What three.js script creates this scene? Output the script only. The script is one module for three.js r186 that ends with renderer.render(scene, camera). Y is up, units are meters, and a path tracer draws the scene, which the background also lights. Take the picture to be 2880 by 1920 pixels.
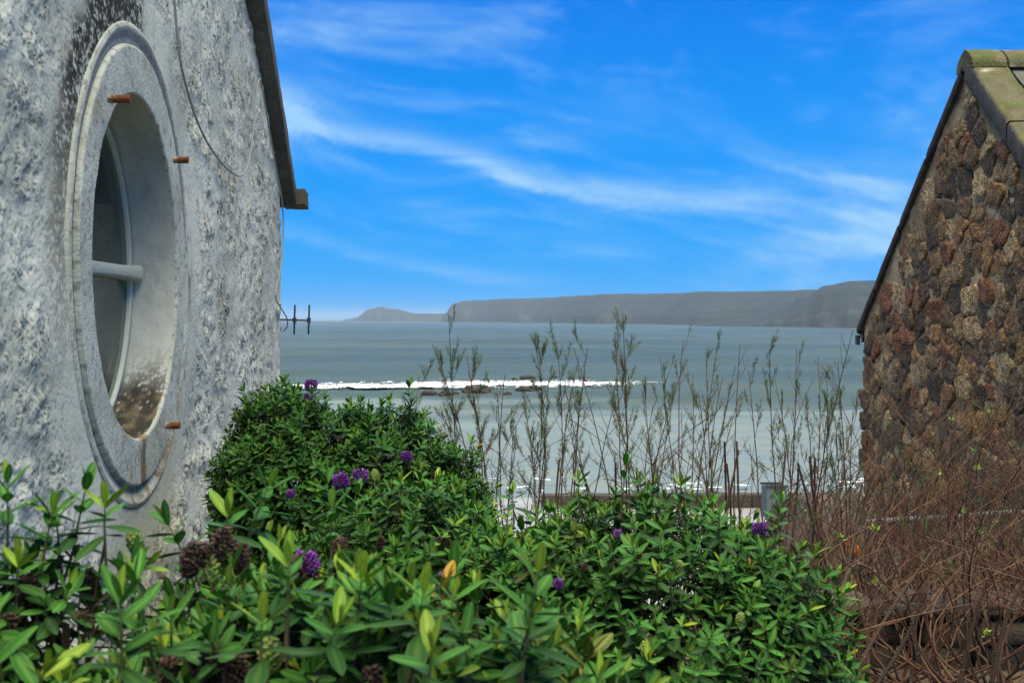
import * as THREE from 'three';
import { mergeGeometries } from 'three/addons/utils/BufferGeometryUtils.js';
import { ImprovedNoise } from 'three/addons/math/ImprovedNoise.js';

// ------------------------------------------------------------------ camera, sky, sun, exposure
const scene = new THREE.Scene();
const EYE = new THREE.Vector3(0, 1.6, 0);
const F = 3000, K = 2880 / 2352;                      // focal length in photo pixels; the notes below use a 2352 px wide view
const camera = new THREE.PerspectiveCamera(2 * Math.atan(960 / F) * 180 / Math.PI, 1.5, 0.05, 40000);
camera.position.copy(EYE);
{
  const yaw = Math.atan(90 / F), pitch = Math.atan(63 / F);
  camera.lookAt(EYE.x + Math.sin(yaw), EYE.y - Math.tan(pitch), EYE.z - Math.cos(yaw));
}
camera.focus = 5.2;
camera.userData.fStop = 8;
camera.updateMatrixWorld(true);
const CR = new THREE.Vector3(), CU = new THREE.Vector3(), CB = new THREE.Vector3();
camera.matrixWorld.extractBasis(CR, CU, CB);

const EXPOSURE = 1.6;
const renderer = new THREE.WebGLRenderer({ antialias: true });
renderer.toneMapping = THREE.LinearToneMapping;
renderer.toneMappingExposure = EXPOSURE;
renderer.shadowMap.enabled = true;

const sun = new THREE.DirectionalLight(new THREE.Color().setRGB(1.0, 0.91, 0.65), 5);
sun.position.set(1.8, 34, 6);
sun.target.position.set(0, 0, -4);
sun.castShadow = true;
sun.shadow.radius = 120;
sun.shadow.mapSize.set(2048, 2048);
Object.assign(sun.shadow.camera, { left: -16, right: 16, top: 16, bottom: -16, near: 1, far: 120 });
scene.add(sun, sun.target);

// ------------------------------------------------------------------ helpers
function rng(seed) { let a = seed >>> 0; return () => { a = (a + 0x6D2B79F5) | 0; let t = Math.imul(a ^ (a >>> 15), 1 | a); t = (t + Math.imul(t ^ (t >>> 7), 61 | t)) ^ t; return ((t ^ (t >>> 14)) >>> 0) / 4294967296; }; }
const PN = new ImprovedNoise();
const pn = (x, y, z = 0.37) => PN.noise(x, y, z);
function fbm(x, y, z = 0.5, o = 4, g = 0.5) { let s = 0, a = 1, n = 0; for (let i = 0; i < o; i++) { s += a * PN.noise(x, y, z); n += a; a *= g; x = x * 2.03 + 7.1; y = y * 2.03 + 3.7; z = z * 2.03 + 1.3; } return s / n; }
const clamp = (x, a = 0, b = 1) => Math.min(b, Math.max(a, x));
const sst = (a, b, x) => { const t = clamp((x - a) / (b - a)); return t * t * (3 - 2 * t); };
const mix = (a, b, t) => a + (b - a) * t;
const mix3 = (a, b, t) => [mix(a[0], b[0], t), mix(a[1], b[1], t), mix(a[2], b[2], t)];
const V3 = (x, y, z) => new THREE.Vector3(x, y, z);
const hash2 = (i, j, s = 0) => { let h = Math.imul(i | 0, 374761393) ^ Math.imul(j | 0, 668265263) ^ Math.imul(s | 0, 974634211); h = Math.imul(h ^ (h >>> 13), 1274126177); h ^= h >>> 16; return (h >>> 0) / 4294967296; };
function rayV(vx, vy) { return CB.clone().negate().addScaledVector(CR, (vx * K - 1440) / F).addScaledVector(CU, (960 - vy * K) / F); }
function atD(vx, vy, depth) { const d = rayV(vx, vy); return EYE.clone().addScaledVector(d, depth / -d.z); }
function atX(vx, vy, X) { const d = rayV(vx, vy); return EYE.clone().addScaledVector(d, (X - EYE.x) / d.x); }
function toV(p) { const q = p.clone().sub(EYE), w = -q.dot(CB); return [(1440 + F * q.dot(CR) / w) / K, (960 - F * q.dot(CU) / w) / K, w]; }

const used = {};
function numbered(n) { used[n] = (used[n] ?? -1) + 1; return used[n] ? n + '_' + String(used[n]).padStart(3, '0') : n; }
function tag(o, label, category, group, kind) { if (label) o.userData.label = label; if (category) o.userData.category = category; if (group) o.userData.group = group; if (kind) o.userData.kind = kind; return o; }
function mesh(name, geo, mat, parent = scene) { const m = new THREE.Mesh(geo, mat); m.name = parent === scene ? numbered(name) : name; m.castShadow = m.receiveShadow = true; parent.add(m); return m; }
function thing(name, pos, label, category, group) { const g = new THREE.Group(); g.name = numbered(name); if (pos) g.position.copy(pos); scene.add(g); return tag(g, label, category, group); }
function structure(name, geo, mat) { return tag(mesh(name, geo, mat), null, null, null, 'structure'); }
const std = (rgb, rough = 0.85, o = {}) => new THREE.MeshStandardMaterial({ color: new THREE.Color().setRGB(...rgb), roughness: rough, metalness: 0, ...o });
const phys = (rgb, rough = 0.85, o = {}) => new THREE.MeshPhysicalMaterial({ color: new THREE.Color().setRGB(...rgb), roughness: rough, metalness: 0, ...o });

function gridGeom(nu, nv, fn, keep) {                  // fn(u, v) -> { p, uv, c }
  const P = [], UV = [], C = [], I = []; let hasC = false;
  for (let j = 0; j <= nv; j++) for (let i = 0; i <= nu; i++) { const r = fn(i / nu, j / nv); P.push(r.p[0], r.p[1], r.p[2]); UV.push(...(r.uv ?? [i / nu, j / nv])); if (r.c) { hasC = true; C.push(r.c[0], r.c[1], r.c[2]); } }
  for (let j = 0; j < nv; j++) for (let i = 0; i < nu; i++) {
    const a = j * (nu + 1) + i, b = a + 1, c = a + nu + 1, d = c + 1;
    if (keep && !keep((i + 0.5) / nu, (j + 0.5) / nv)) continue;
    I.push(a, b, c, b, d, c);
  }
  const g = new THREE.BufferGeometry();
  g.setAttribute('position', new THREE.Float32BufferAttribute(P, 3));
  g.setAttribute('uv', new THREE.Float32BufferAttribute(UV, 2));
  if (hasC) g.setAttribute('color', new THREE.Float32BufferAttribute(C, 3));
  g.setIndex(I); g.computeVertexNormals();
  return g;
}
class MB {                                             // collects tubes and blades with vertex colours
  constructor() { this.P = []; this.C = []; this.I = []; }
  get n() { return this.P.length / 3; }
  tube(pts, rad, sides, col) {
    const b = this.n, N = pts.length; let ref = V3(0.31, 0.2, 0.93);
    for (let i = 0; i < N; i++) {
      const t = pts[Math.min(i + 1, N - 1)].clone().sub(pts[Math.max(i - 1, 0)]).normalize();
      if (Math.abs(t.dot(ref)) > 0.95) ref = V3(0.9, 0.1, -0.3).normalize();
      const n = ref.clone().addScaledVector(t, -ref.dot(t)).normalize(), m = t.clone().cross(n); ref = n;
      const r = typeof rad === 'function' ? rad(i / (N - 1)) : rad[i], c = typeof col === 'function' ? col(i / (N - 1)) : col;
      for (let k = 0; k < sides; k++) { const a = k / sides * 2 * Math.PI, q = pts[i].clone().addScaledVector(n, Math.cos(a) * r).addScaledVector(m, Math.sin(a) * r); this.P.push(q.x, q.y, q.z); this.C.push(...c); }
    }
    for (let i = 0; i < N - 1; i++) for (let k = 0; k < sides; k++) { const k2 = (k + 1) % sides, a = b + i * sides; this.I.push(a + k, a + k2, a + sides + k, a + k2, a + sides + k2, a + sides + k); }
    const cap = (o, s) => { for (let k = 1; k < sides - 1; k++) s ? this.I.push(o, o + k, o + k + 1) : this.I.push(o, o + k + 1, o + k); };
    cap(b, false); cap(b + (N - 1) * sides, true);
  }
  blade(p, dir, side, len, w, c) {                     // a thin pointed leaf: two triangles bent along the middle
    const b = this.n, up = dir.clone().cross(side).normalize();
    const m1 = p.clone().addScaledVector(dir, len * 0.45).addScaledVector(side, w / 2), m2 = p.clone().addScaledVector(dir, len * 0.45).addScaledVector(side, -w / 2), e = p.clone().addScaledVector(dir, len).addScaledVector(up, len * 0.1);
    for (const q of [p, m1, e, m2]) { this.P.push(q.x, q.y, q.z); this.C.push(...c); }
    this.I.push(b, b + 1, b + 2, b, b + 2, b + 3);
  }
  geom() { const g = new THREE.BufferGeometry(); g.setAttribute('position', new THREE.Float32BufferAttribute(this.P, 3)); g.setAttribute('color', new THREE.Float32BufferAttribute(this.C, 3)); g.setIndex(this.I); g.computeVertexNormals(); return g; }
}
// tileable noise and textures
function pval(x, y, per, s) { const ix = Math.floor(x), iy = Math.floor(y), fx = x - ix, fy = y - iy, u = fx * fx * (3 - 2 * fx), v = fy * fy * (3 - 2 * fy), m = (a) => ((a % per) + per) % per; const h = (i, j) => hash2(m(i), m(j), s); return mix(mix(h(ix, iy), h(ix + 1, iy), u), mix(h(ix, iy + 1), h(ix + 1, iy + 1), u), v); }
function pfbm(u, v, per, s, o = 4) { let t = 0, a = 0.5, n = 0; for (let i = 0; i < o; i++) { t += a * pval(u * per, v * per, per, s + i); n += a; a *= 0.5; per *= 2; } return t / n; }
function pworley(u, v, per, s) { const x = u * per, y = v * per, ix = Math.floor(x), iy = Math.floor(y); let d1 = 9, d2 = 9, id = 0; for (let j = -1; j <= 1; j++) for (let i = -1; i <= 1; i++) { const a = (((ix + i) % per) + per) % per, b = (((iy + j) % per) + per) % per, px = ix + i + hash2(a, b, s), py = iy + j + hash2(a, b, s + 1), d = Math.hypot(px - x, py - y); if (d < d1) { d2 = d1; d1 = d; id = hash2(a, b, s + 2); } else if (d < d2) d2 = d; } return [d1, d2, id]; }
const toS = (c) => 255 * (c <= 0.0031308 ? 12.92 * c : 1.055 * Math.pow(c, 1 / 2.4) - 0.055);
function tex(n, fn, srgb = true) {
  const d = new Uint8Array(n * n * 4);
  for (let y = 0; y < n; y++) for (let x = 0; x < n; x++) { const c = fn((x + 0.5) / n, (y + 0.5) / n), k = (y * n + x) * 4; for (let i = 0; i < 3; i++) { const q = typeof c === 'number' ? c : c[i]; d[k + i] = clamp(srgb ? toS(clamp(q)) : q * 255, 0, 255); } d[k + 3] = 255; }
  const t = new THREE.DataTexture(d, n, n, THREE.RGBAFormat); t.wrapS = t.wrapT = THREE.RepeatWrapping; t.magFilter = THREE.LinearFilter; t.minFilter = THREE.LinearMipmapLinearFilter; t.generateMipmaps = true; if (srgb) t.colorSpace = THREE.SRGBColorSpace; t.needsUpdate = true; return t;
}

// ------------------------------------------------------------------ the sky: deep blue with torn streaks of cirrus
{
  const W = 2560, H = W / 2, data = new Float32Array(W * H * 4), g = 1 / EXPOSURE;
  const azel = (vx, vy) => { const d = rayV(vx, vy).normalize(); return [Math.atan2(d.x, -d.z), Math.asin(d.y)]; };
  const px = K / F;
  const streaks = [
    { w: 21, s: 1.2, p: [[600, 285], [700, 300], [800, 318], [950, 338], [1100, 380], [1250, 430], [1400, 464], [1560, 478], [1800, 468]], e: [0.7, 1, 1, 1, 1, 0.9, 0.75, 0.45, 0.15] },
    { w: 15, s: 0.6, p: [[660, 528], [760, 560], [850, 590], [1000, 622], [1150, 645], [1320, 652]], e: [0.6, 0.9, 1, 1, 0.8, 0.1] },
    { w: 26, s: 0.42, p: [[1560, 262], [1660, 320], [1740, 356], [1840, 390]], e: [0.2, 0.6, 1, 0.2] },
    { w: 14, s: 0.42, p: [[1290, 570], [1400, 584], [1500, 592]], e: [0.4, 1, 0.2] },
    { w: 34, s: 0.32, p: [[620, 100], [760, 75], [870, 50], [1010, 25]], e: [0.6, 1, 0.9, 0.3] },
    { w: 30, s: 0.38, p: [[620, 225], [740, 252], [860, 272]], e: [0.8, 1, 0.1] },
    { w: 24, s: 0.36, p: [[1380, 425], [1520, 440], [1640, 455], [1900, 420]], e: [0.5, 1, 1, 0.2] },
    { w: 16, s: 0.26, p: [[1080, 345], [1260, 330], [1420, 355]], e: [0.2, 1, 0.2] },
    { w: 110, s: 0.75, p: [[1900, 610], [2000, 550], [2140, 480]], e: [0.4, 1, 1] },
    { w: 26, s: 0.28, p: [[2050, 130], [2160, 90], [2260, 60]], e: [0.3, 1, 0.3] },
    { w: 70, s: 0.4, p: [[620, 400], [660, 260], [640, 120]], e: [0.8, 0.9, 0.4] }, { w: 40, s: 0.3, p: [[1250, 300], [1450, 270], [1600, 300]], e: [0.2, 1, 0.4] }, { w: 22, s: 0.3, p: [[900, 490], [1000, 500], [1080, 510]], e: [0.3, 1, 0.2] }, { w: 26, s: 0.3, p: [[1600, 640], [1750, 610], [1900, 590]], e: [0.4, 0.8, 0.6] },
  ].map((q) => ({ w: q.w * px, s: q.s, e: q.e, p: q.p.map((a) => azel(...a)) }));
  for (let r = 0; r < H; r++) {
    const el = ((r + 0.5) / H - 0.5) * Math.PI, y = Math.sin(el), ce = Math.cos(el);
    for (let c = 0; c < W; c++) {
      const k = (r * W + c) * 4; data[k + 3] = 1;
      if (el < -0.02) { data[k] = 0.14 * g; data[k + 1] = 0.2 * g; data[k + 2] = 0.24 * g; continue; }
      const th = ((c + 0.5) / W - 0.5) * 2 * Math.PI, x = Math.cos(th) * ce, z = Math.sin(th) * ce;
      let base = mix3([0.006, 0.40, 1.0], [0.0, 0.325, 0.98], sst(0.0, 0.16, el));
      base = mix3(base, [0.0, 0.20, 0.86], sst(0.12, 0.34, el));
      // torn cirrus everywhere, drawn out along one wind direction
      const az = Math.atan2(x, -z), a = x * 0.985 - y * 0.17, b = x * 0.17 + y * 0.985;
      const wx = fbm(a * 3, b * 5, z * 3, 2), wy = fbm(a * 3 + 9, b * 5, z * 3 + 4, 2);
      const n1 = fbm(a * 3.4 + wx * 1.1, b * 10 + wy * 1.2, z * 4.5, 5, 0.56), n2 = fbm(a * 9 + wx * 2.0, b * 46 + wy * 2.2 + wx, z * 12, 5, 0.74);
      let cl = 0.20 + 0.72 * n1 + 0.42 * n2;
      cl = sst(0.08, 0.9, cl + 0.30 * n2) * 0.74;
      if (Math.abs(az) < 0.75 && el < 0.6) {
        const aw = az + wx * 0.016 + n2 * 0.010, ew = el + wy * 0.012 + n2 * 0.009;
        let add = 0;
        for (const q of streaks) {
          let best = 9, e = 0, sd = 0;
          for (let i = 0; i < q.p.length - 1; i++) {
            const [x0, y0] = q.p[i], [x1, y1] = q.p[i + 1], dx = x1 - x0, dy = y1 - y0, t = clamp(((aw - x0) * dx + (ew - y0) * dy) / (dx * dx + dy * dy)), ex = aw - x0 - t * dx, ey = ew - y0 - t * dy, d = Math.hypot(ex, ey);
            if (d < best) { best = d; e = mix(q.e[i], q.e[i + 1], t); sd = ey; }
          }
          const w = q.w * (sd > 0 ? 1.5 : 0.8);
          if (best < w * 3) add += q.s * e * Math.exp(-(best * best) / (w * w)) * clamp(0.85 + 0.9 * n1 + 1.3 * n2, 0.1, 1.5);
        }
        cl = clamp(cl * 0.8 + add * 0.75, 0, 0.95);
      }
      const cc = mix3(base, [0.36, 0.66, 1.0], cl);
      data[k] = cc[0] * g; data[k + 1] = cc[1] * g; data[k + 2] = cc[2] * g;
    }
  }
  const t = new THREE.DataTexture(data, W, H, THREE.RGBAFormat, THREE.FloatType);
  t.mapping = THREE.EquirectangularReflectionMapping; t.magFilter = t.minFilter = THREE.LinearFilter; t.wrapS = THREE.RepeatWrapping; t.needsUpdate = true;
  scene.background = t; scene.environment = t;
}
scene.fog = new THREE.FogExp2(new THREE.Color().setRGB(0.76, 0.93, 1.0), 0.00008);

// ------------------------------------------------------------------ ground, quay, sea
const SEA = -12.4;
function gh(x, z) {
  const D = -z; let h = 0;
  const beside = Math.max(sst(3.1, 3.9, x), 1 - sst(-1.6, -0.9, x)); h = mix(h, -0.55, sst(4.6, 7.2, D)); h = mix(h, -4.9, sst(mix(7.6, 13, beside), mix(15.5, 19, beside), D)); h = mix(h, -14.5, sst(37.4, 45, D));
  return h + 0.05 * fbm(x * 0.9, z * 0.9, 2.2, 3) * (1 - sst(12, 14, D));
}
const T_SOIL = tex(512, (u, v) => { const n = pfbm(u, v, 16, 5, 5), w = pworley(u, v, 60, 9); return mix3([0.06, 0.045, 0.03], [0.19, 0.15, 0.09], clamp(n * 0.9 + (w[2] - 0.5) * 0.5)); });
const B_SOIL = tex(512, (u, v) => { const w = pworley(u, v, 60, 9); return clamp(0.7 - w[0] * 0.6 + 0.3 * pfbm(u, v, 32, 3, 3)); }, false);
structure('ground', gridGeom(220, 170, (u, v) => { const uu = u * 2 - 1, x = 1 + Math.sign(uu) * Math.pow(Math.abs(uu), 1.8) * 50, z = mix(8, -110, Math.pow(v, 1.35)); return { p: [x, gh(x, z), z], uv: [x / 0.9, z / 0.9] }; }), std([1, 1, 1], 0.95, { map: T_SOIL, bumpMap: B_SOIL, bumpScale: 0.02 }));

const T_CONC = tex(512, (u, v) => { const n = pfbm(u, v, 6, 21, 6), s = pfbm(u, v, 64, 31, 2); const t = clamp(0.35 + n * 0.9 - (s > 0.72 ? 0.25 : 0)); return mix3([0.34, 0.34, 0.32], [0.72, 0.71, 0.68], t); });
structure('quay', gridGeom(60, 24, (u, v) => { const x = mix(-30, 60, u), z = mix(-20.5, -36.9, v); return { p: [x, -4.6 + 0.02 * fbm(x * 0.3, z * 0.3), z], uv: [x / 4, z / 4] }; }), std([0.42, 0.43, 0.42], 0.7, { map: T_CONC }));

const B_WAVE = tex(512, (u, v) => {
  let h = 0; const r = rng(77);
  for (let i = 0; i < 26; i++) { const ky = 4 + Math.floor(r() * 34), kx = Math.round((r() - 0.5) * ky * 1.1), p = r() * 6.283, a = 1 / (2 + ky * 0.55); h += a * Math.pow(0.5 + 0.5 * Math.sin(2 * Math.PI * (kx * u + ky * v) + p), 1.6); }
  return clamp(h * 0.2 + 0.35 * pfbm(u, v, 24, 8, 4));
}, false);
const seaMat = phys([1, 1, 1], 0.3, { vertexColors: true, bumpMap: B_WAVE, bumpScale: 0.7, ior: 1.33, specularIntensity: 0.07 });
{
  const angs = []; for (let i = 0; i <= 260; i++) angs.push(mix(-0.62, 0.66, i / 260)); for (let i = 1; i < 60; i++) angs.push(mix(0.66, 2 * Math.PI - 0.62, i / 60)); angs.push(2 * Math.PI - 0.62);
  const nr = 820;
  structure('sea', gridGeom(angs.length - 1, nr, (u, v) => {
    const t = angs[Math.round(u * (angs.length - 1))], r = v < 0.9 ? 55 * Math.pow(1800 / 55, v / 0.9) : 1800 * Math.pow(9, (v - 0.9) / 0.1), x = Math.sin(t) * r, z = -Math.cos(t) * r;
    const chop = 0.55 * fbm(x * 0.10, z * 0.42, 3.1, 2) * (1 - sst(160, 420, r)) + 1.2 * fbm(x * 0.035, z * 0.15, 6.1, 2) * sst(60, 200, r) * (1 - sst(600, 1300, r)) + 2.0 * fbm(x * 0.012, z * 0.05, 1.4, 2) * sst(250, 700, r) * (1 - sst(2500, 5000, r));
    const h = chop;
    const sandGlare = sst(-0.25, 0.35, fbm(x * 0.012, z * 0.03, 7, 3) + mix(0.75, -0.75, sst(80, 260, r + 40 * fbm(x * 0.02, z * 0.02, 4, 2))));  // turbid water paler near the shore, with surface glare mixed into its colour
    const patch = fbm(x * 0.004, z * 0.012, 9.2, 4);
    let c = mix3([0.054, 0.077, 0.066], [0.080, 0.108, 0.093], sst(-0.4, 0.4, patch));
    c = mix3(c, [0.185, 0.225, 0.215], sandGlare * 0.8);
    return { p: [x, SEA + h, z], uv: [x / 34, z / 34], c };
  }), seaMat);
}
// foam on the reef, along the near beach and at the foot of the far cliffs
const foamMat = (name) => name;
function foam(x0, x1, z0, z1, density, seed, nu = 120, nv = 60) {
  // torn flakes and sheets of foam: cells of a fine grid that the noise leaves white, a hand's breadth above the water
  const g = gridGeom(nu, nv, (u, v) => { const x = mix(x0, x1, u), z = mix(z0, z1, v), n = fbm(x * 0.35 + seed, z * 0.5, seed, 3); return { p: [x + 0.3 * pn(x * 2, z * 2, seed), SEA + 0.38 + 0.22 * n + 0.1 * Math.abs(pn(x * 1.7, z * 1.7)), z + 0.3 * pn(x * 2.3, z * 2, seed + 5)], uv: [x, z] }; }, (u, v) => {
    const x = mix(x0, x1, u), z = mix(z0, z1, v);
    const e = Math.min(1, Math.min(u, 1 - u) * 5) * Math.min(1, Math.min(v, 1 - v) * 5);
    return fbm(x * 0.10 + seed, z * 0.28, seed, 4, 0.62) * 1.25 + fbm(x * 0.45, z * 1.2, seed + 3, 4, 0.8) * 1.5 + density(x, z, u, v) - (1 - e) * 0.9 > 0;
  });
  return g;
}
const foamWhite = std([0.86, 0.88, 0.88], 0.9);
{
  const parts = [
    foam(-62, 40, -252, -202, (x, z, u, v) => { const ridge = -222 + x * -0.16; return 0.30 - Math.abs(z - ridge) / 15 + 0.2 * sst(-45, -10, x); }, 3.3, 340, 150),
    foam(-60, 70, -83, -93, (x, z, u, v) => -0.25 - 0.4 * v, 8.1, 260, 40),
    foam(-120, -40, -262, -226, (x, z, u, v) => -0.1 - Math.abs(z + 240) / 22, 5.3, 160, 60),
  ];
  // breakers under the far cliffs
  for (const [va, vb, vy] of [[1140, 1175, 741.2], [1290, 1330, 742.5], [1360, 1400, 742.8], [1500, 1600, 745.0], [1585, 1680, 745.9], [1640, 1725, 748.0], [1690, 1800, 749.4], [1830, 1920, 751.4], [880, 905, 737.2], [985, 1010, 737.2]]) {
    const a = rayV(va, vy), b = rayV(vb, vy), s = (SEA - EYE.y) / a.y, xa = a.x * s, xb = b.x * s, zc = a.z * s, dz = Math.abs(zc) * 0.018;
    const g = gridGeom(70, 6, (u, v) => { const x = mix(xa, xb, u); return { p: [x, SEA + 0.9 + 1.6 * Math.max(0, fbm(x * 0.03, 0, zc, 3)), zc + dz * (v - 0.5) * 2] }; }, (u, v) => fbm(mix(xa, xb, u) * 0.02, v * 2.3, zc * 0.01, 3) + 0.12 - Math.abs(v - 0.5) * 0.5 - Math.abs(u - 0.5) * 0.2 > 0);
    parts.push(g);
  }
  for (const p of parts) tag(mesh('sea_foam', p, foamWhite), 'white surf foam breaking on the sea', 'foam', 'surf foam', 'stuff');
}

// ------------------------------------------------------------------ far headlands
function headland(name, cols, nv, back, heath) {      // cols: [view x, foot distance, top height, foot-to-top run]
  const at = (u) => { const f = u * (cols.length - 1), i = Math.min(cols.length - 2, Math.floor(f)), t = f - i, s = t * t * (3 - 2 * t); return cols[i].map((q, k) => mix(q, cols[i + 1][k], k === 0 ? t : s)); };
  const g = gridGeom(260, nv, (u, v) => {
    const [vx, dist, top, run] = at(u), d = rayV(vx, 733), x0 = d.x / -d.z;
    const w = v < 0.75 ? v / 0.75 * run : run + (v - 0.75) / 0.25 * back, D = dist + w + 0.05 * run * fbm(vx * 0.02, v * 3, 4.4, 3), X = x0 * D;
    const s = Math.min(1, w / run), prof = 0.24 * sst(0, 0.1, s) + 0.76 * Math.pow(sst(-0.25, 1.0, s) * 1.0, 1.2) * sst(0, 0.25, s);
    const rough = top * 0.16 * fbm(X * 0.008, D * 0.006, 1.7, 5) * sst(0.02, 0.3, s) * (1 - 0.8 * sst(0.8, 1, s));
    const y = SEA - 2 + (top + 2) * prof + rough + (s >= 1 ? 0.5 * fbm(X * 0.05, D * 0.05, 2, 3) : 0);
    const n = fbm(X * 0.012, D * 0.012, 8, 5), rk = sst(0.1, 0.4, fbm(X * 0.03, D * 0.03, 3, 4) + 0.25 * (1 - sst(0, 0.2, s)));
    return { p: [X, y, -D], uv: [X, D], c: mix3(mix3(heath, [0.008, 0.016, 0.014], sst(-0.3, 0.3, n)), [0.040, 0.046, 0.044], rk * 0.8) };
  });
  structure(name, g, std([1, 1, 1], 0.95, { vertexColors: true }));
}
const HEATH = [0.012, 0.020, 0.020];
headland('headland', [[780, 6900, 1, 120], [800, 6800, 14, 120], [815, 6700, 22, 150], [850, 6500, 78, 260], [872, 6400, 92, 280], [900, 6300, 78, 300], [960, 6100, 48, 300], [1000, 5900, 46, 300], [1080, 5600, 50, 300]], 24, 500, HEATH);
headland('headland', [[1012, 4900, 2, 90], [1022, 4850, 40, 120], [1040, 4800, 84, 180], [1065, 4700, 100, 300], [1200, 3900, 96, 320], [1400, 3000, 92, 340], [1650, 2400, 84, 340], [1900, 2050, 80, 340], [2200, 1900, 80, 340], [2600, 1800, 82, 340]], 44, 900, HEATH);
headland('headland', [[1600, 2120, 3, 90], [1700, 1900, 14, 140], [1790, 1780, 36, 220], [1850, 1700, 56, 250], [1900, 1640, 74, 260], [1960, 1600, 81, 260], [2060, 1580, 84, 260], [2300, 1560, 84, 260], [2600, 1540, 84, 260]], 40, 260, HEATH);

// ------------------------------------------------------------------ reef rocks
{
  const rockMat = std([1, 1, 1], 0.8, { vertexColors: true });
  const list = [
    // view x, view y of the waterline, width px, height px, label
    [1095, 903, 76, 16, 'largest dark brown rock standing in the middle of the surf'],
    [1030, 908, 52, 8, 'long low rock just left of the largest reef rock'],
    [985, 905, 40, 6, 'flat rock at the left end of the reef'],
    [1008, 897, 34, 5, 'thin ledge of rock behind the long low reef rock'],
    [1165, 909, 22, 7, 'small lone rock in front of the surf, right of the largest rock'],
    [1150, 892, 26, 7, 'small rock just right of the largest rock, in the foam'],
    [1215, 897, 68, 8, 'long dark ledge at the right of the largest reef rock'],
    [1212, 873, 44, 9, 'dark rock at the back of the surf with a raised right end'],
    [1181, 874, 14, 5, 'little rock left of the rock at the back of the surf'],
    [1022, 880, 18, 5, 'low rock at the back of the foam, left of the largest rock'],
    [1070, 879, 14, 4, 'small awash rock behind the largest reef rock'],
    [1275, 869, 14, 4, 'tiny rock at the far edge of the foam, right of the raised rock'],
    [1310, 869, 14, 3, 'second tiny rock at the far right edge of the foam'],
    [1345, 879, 18, 4, 'low awash rock near the right end of the surf'],
    [820, 884, 14, 5, 'small rock in the foam near the leafy shrub at the white house'],
  ];
  list.forEach(([vx, vy, w, h, label], i) => {
    const d = rayV(vx, vy), s = (SEA - EYE.y) / d.y, c = EYE.clone().addScaledVector(d, s), px = K * -c.z / F, W = w * px * 0.45, H = h * px * 1.2;
    const g = new THREE.IcosahedronGeometry(1, 4), p = g.attributes.position, C = [];
    for (let k = 0; k < p.count; k++) {
      const q = V3().fromBufferAttribute(p, k), n = fbm(q.x * 2.2 + i * 7, q.y * 2.2, q.z * 2.2, 4, 0.6), r = 1 + 0.55 * n;
      p.setXYZ(k, q.x * r * W, (q.y > 0 ? Math.pow(q.y, 0.7) * r * H : q.y * 1.2), q.z * r * W * 0.55);
      const m = fbm(q.x * 5 + i, q.y * 5, q.z * 5, 3); C.push(...mix3([0.018, 0.015, 0.012], [0.05, 0.037, 0.026], sst(-0.3, 0.3, m)));
    }
    g.setAttribute('color', new THREE.Float32BufferAttribute(C, 3)); g.computeVertexNormals();
    const m = mesh('reef_rock', g, rockMat); m.position.copy(c); m.position.y = SEA + 0.1; tag(m, label, 'rock', 'rocks of the reef');
  });
}

// ------------------------------------------------------------------ white house (gable wall on x = -1.3, receding from the camera)
const WX = -1.3, WD0 = 1.13, WD1 = 7.07, WEAVE = 2.36, WAPEX_D = 4.1;
const wTop = (D) => WEAVE + (D > WAPEX_D ? WD1 - D : D - WD0) * 1.0;
const OC = { D: 4.09, y: 1.795, a: 0.495, b: 0.645 };       // the oval opening
const T_LIME = tex(512, (u, v) => { const f = pfbm(u, v, 90, 3, 3), w = pworley(u, v, 110, 12), n = pfbm(u, v, 10, 6, 4); const sp = w[2] < 0.16 + 0.3 * (n - 0.5) && w[0] < 0.42 ? 1 : 0; const t = clamp(0.72 + 0.5 * (f - 0.5) + 0.35 * (n - 0.5)); return mix3(mix3([0.66, 0.66, 0.62], [1, 1, 0.99], t), [0.3, 0.28, 0.24], sp * 0.75); });
const B_LIME = tex(512, (u, v) => { const f = pfbm(u, v, 70, 3, 4), w = pworley(u, v, 110, 12), n = pfbm(u, v, 10, 6, 4); return clamp(0.25 + 0.75 * f - (w[2] < 0.16 + 0.3 * (n - 0.5) ? 0.3 * (1 - w[0]) : 0)); }, false);
function vor(x, y, s) { const ix = Math.floor(x), iy = Math.floor(y); let d1 = 9, d2 = 9, id = 0; for (let j = -1; j <= 1; j++) for (let i = -1; i <= 1; i++) { const a = ix + i, b = iy + j, d = Math.hypot(a + 0.15 + 0.7 * hash2(a, b, s) - x, b + 0.15 + 0.7 * hash2(a, b, s + 1) - y); if (d < d1) { d2 = d1; d1 = d; id = hash2(a, b, s + 2); } else if (d < d2) d2 = d; } return [d1, d2, id]; }
const ell = (D, y, a, b) => Math.hypot((D - OC.D) / a, (y - OC.y) / b);
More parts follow.
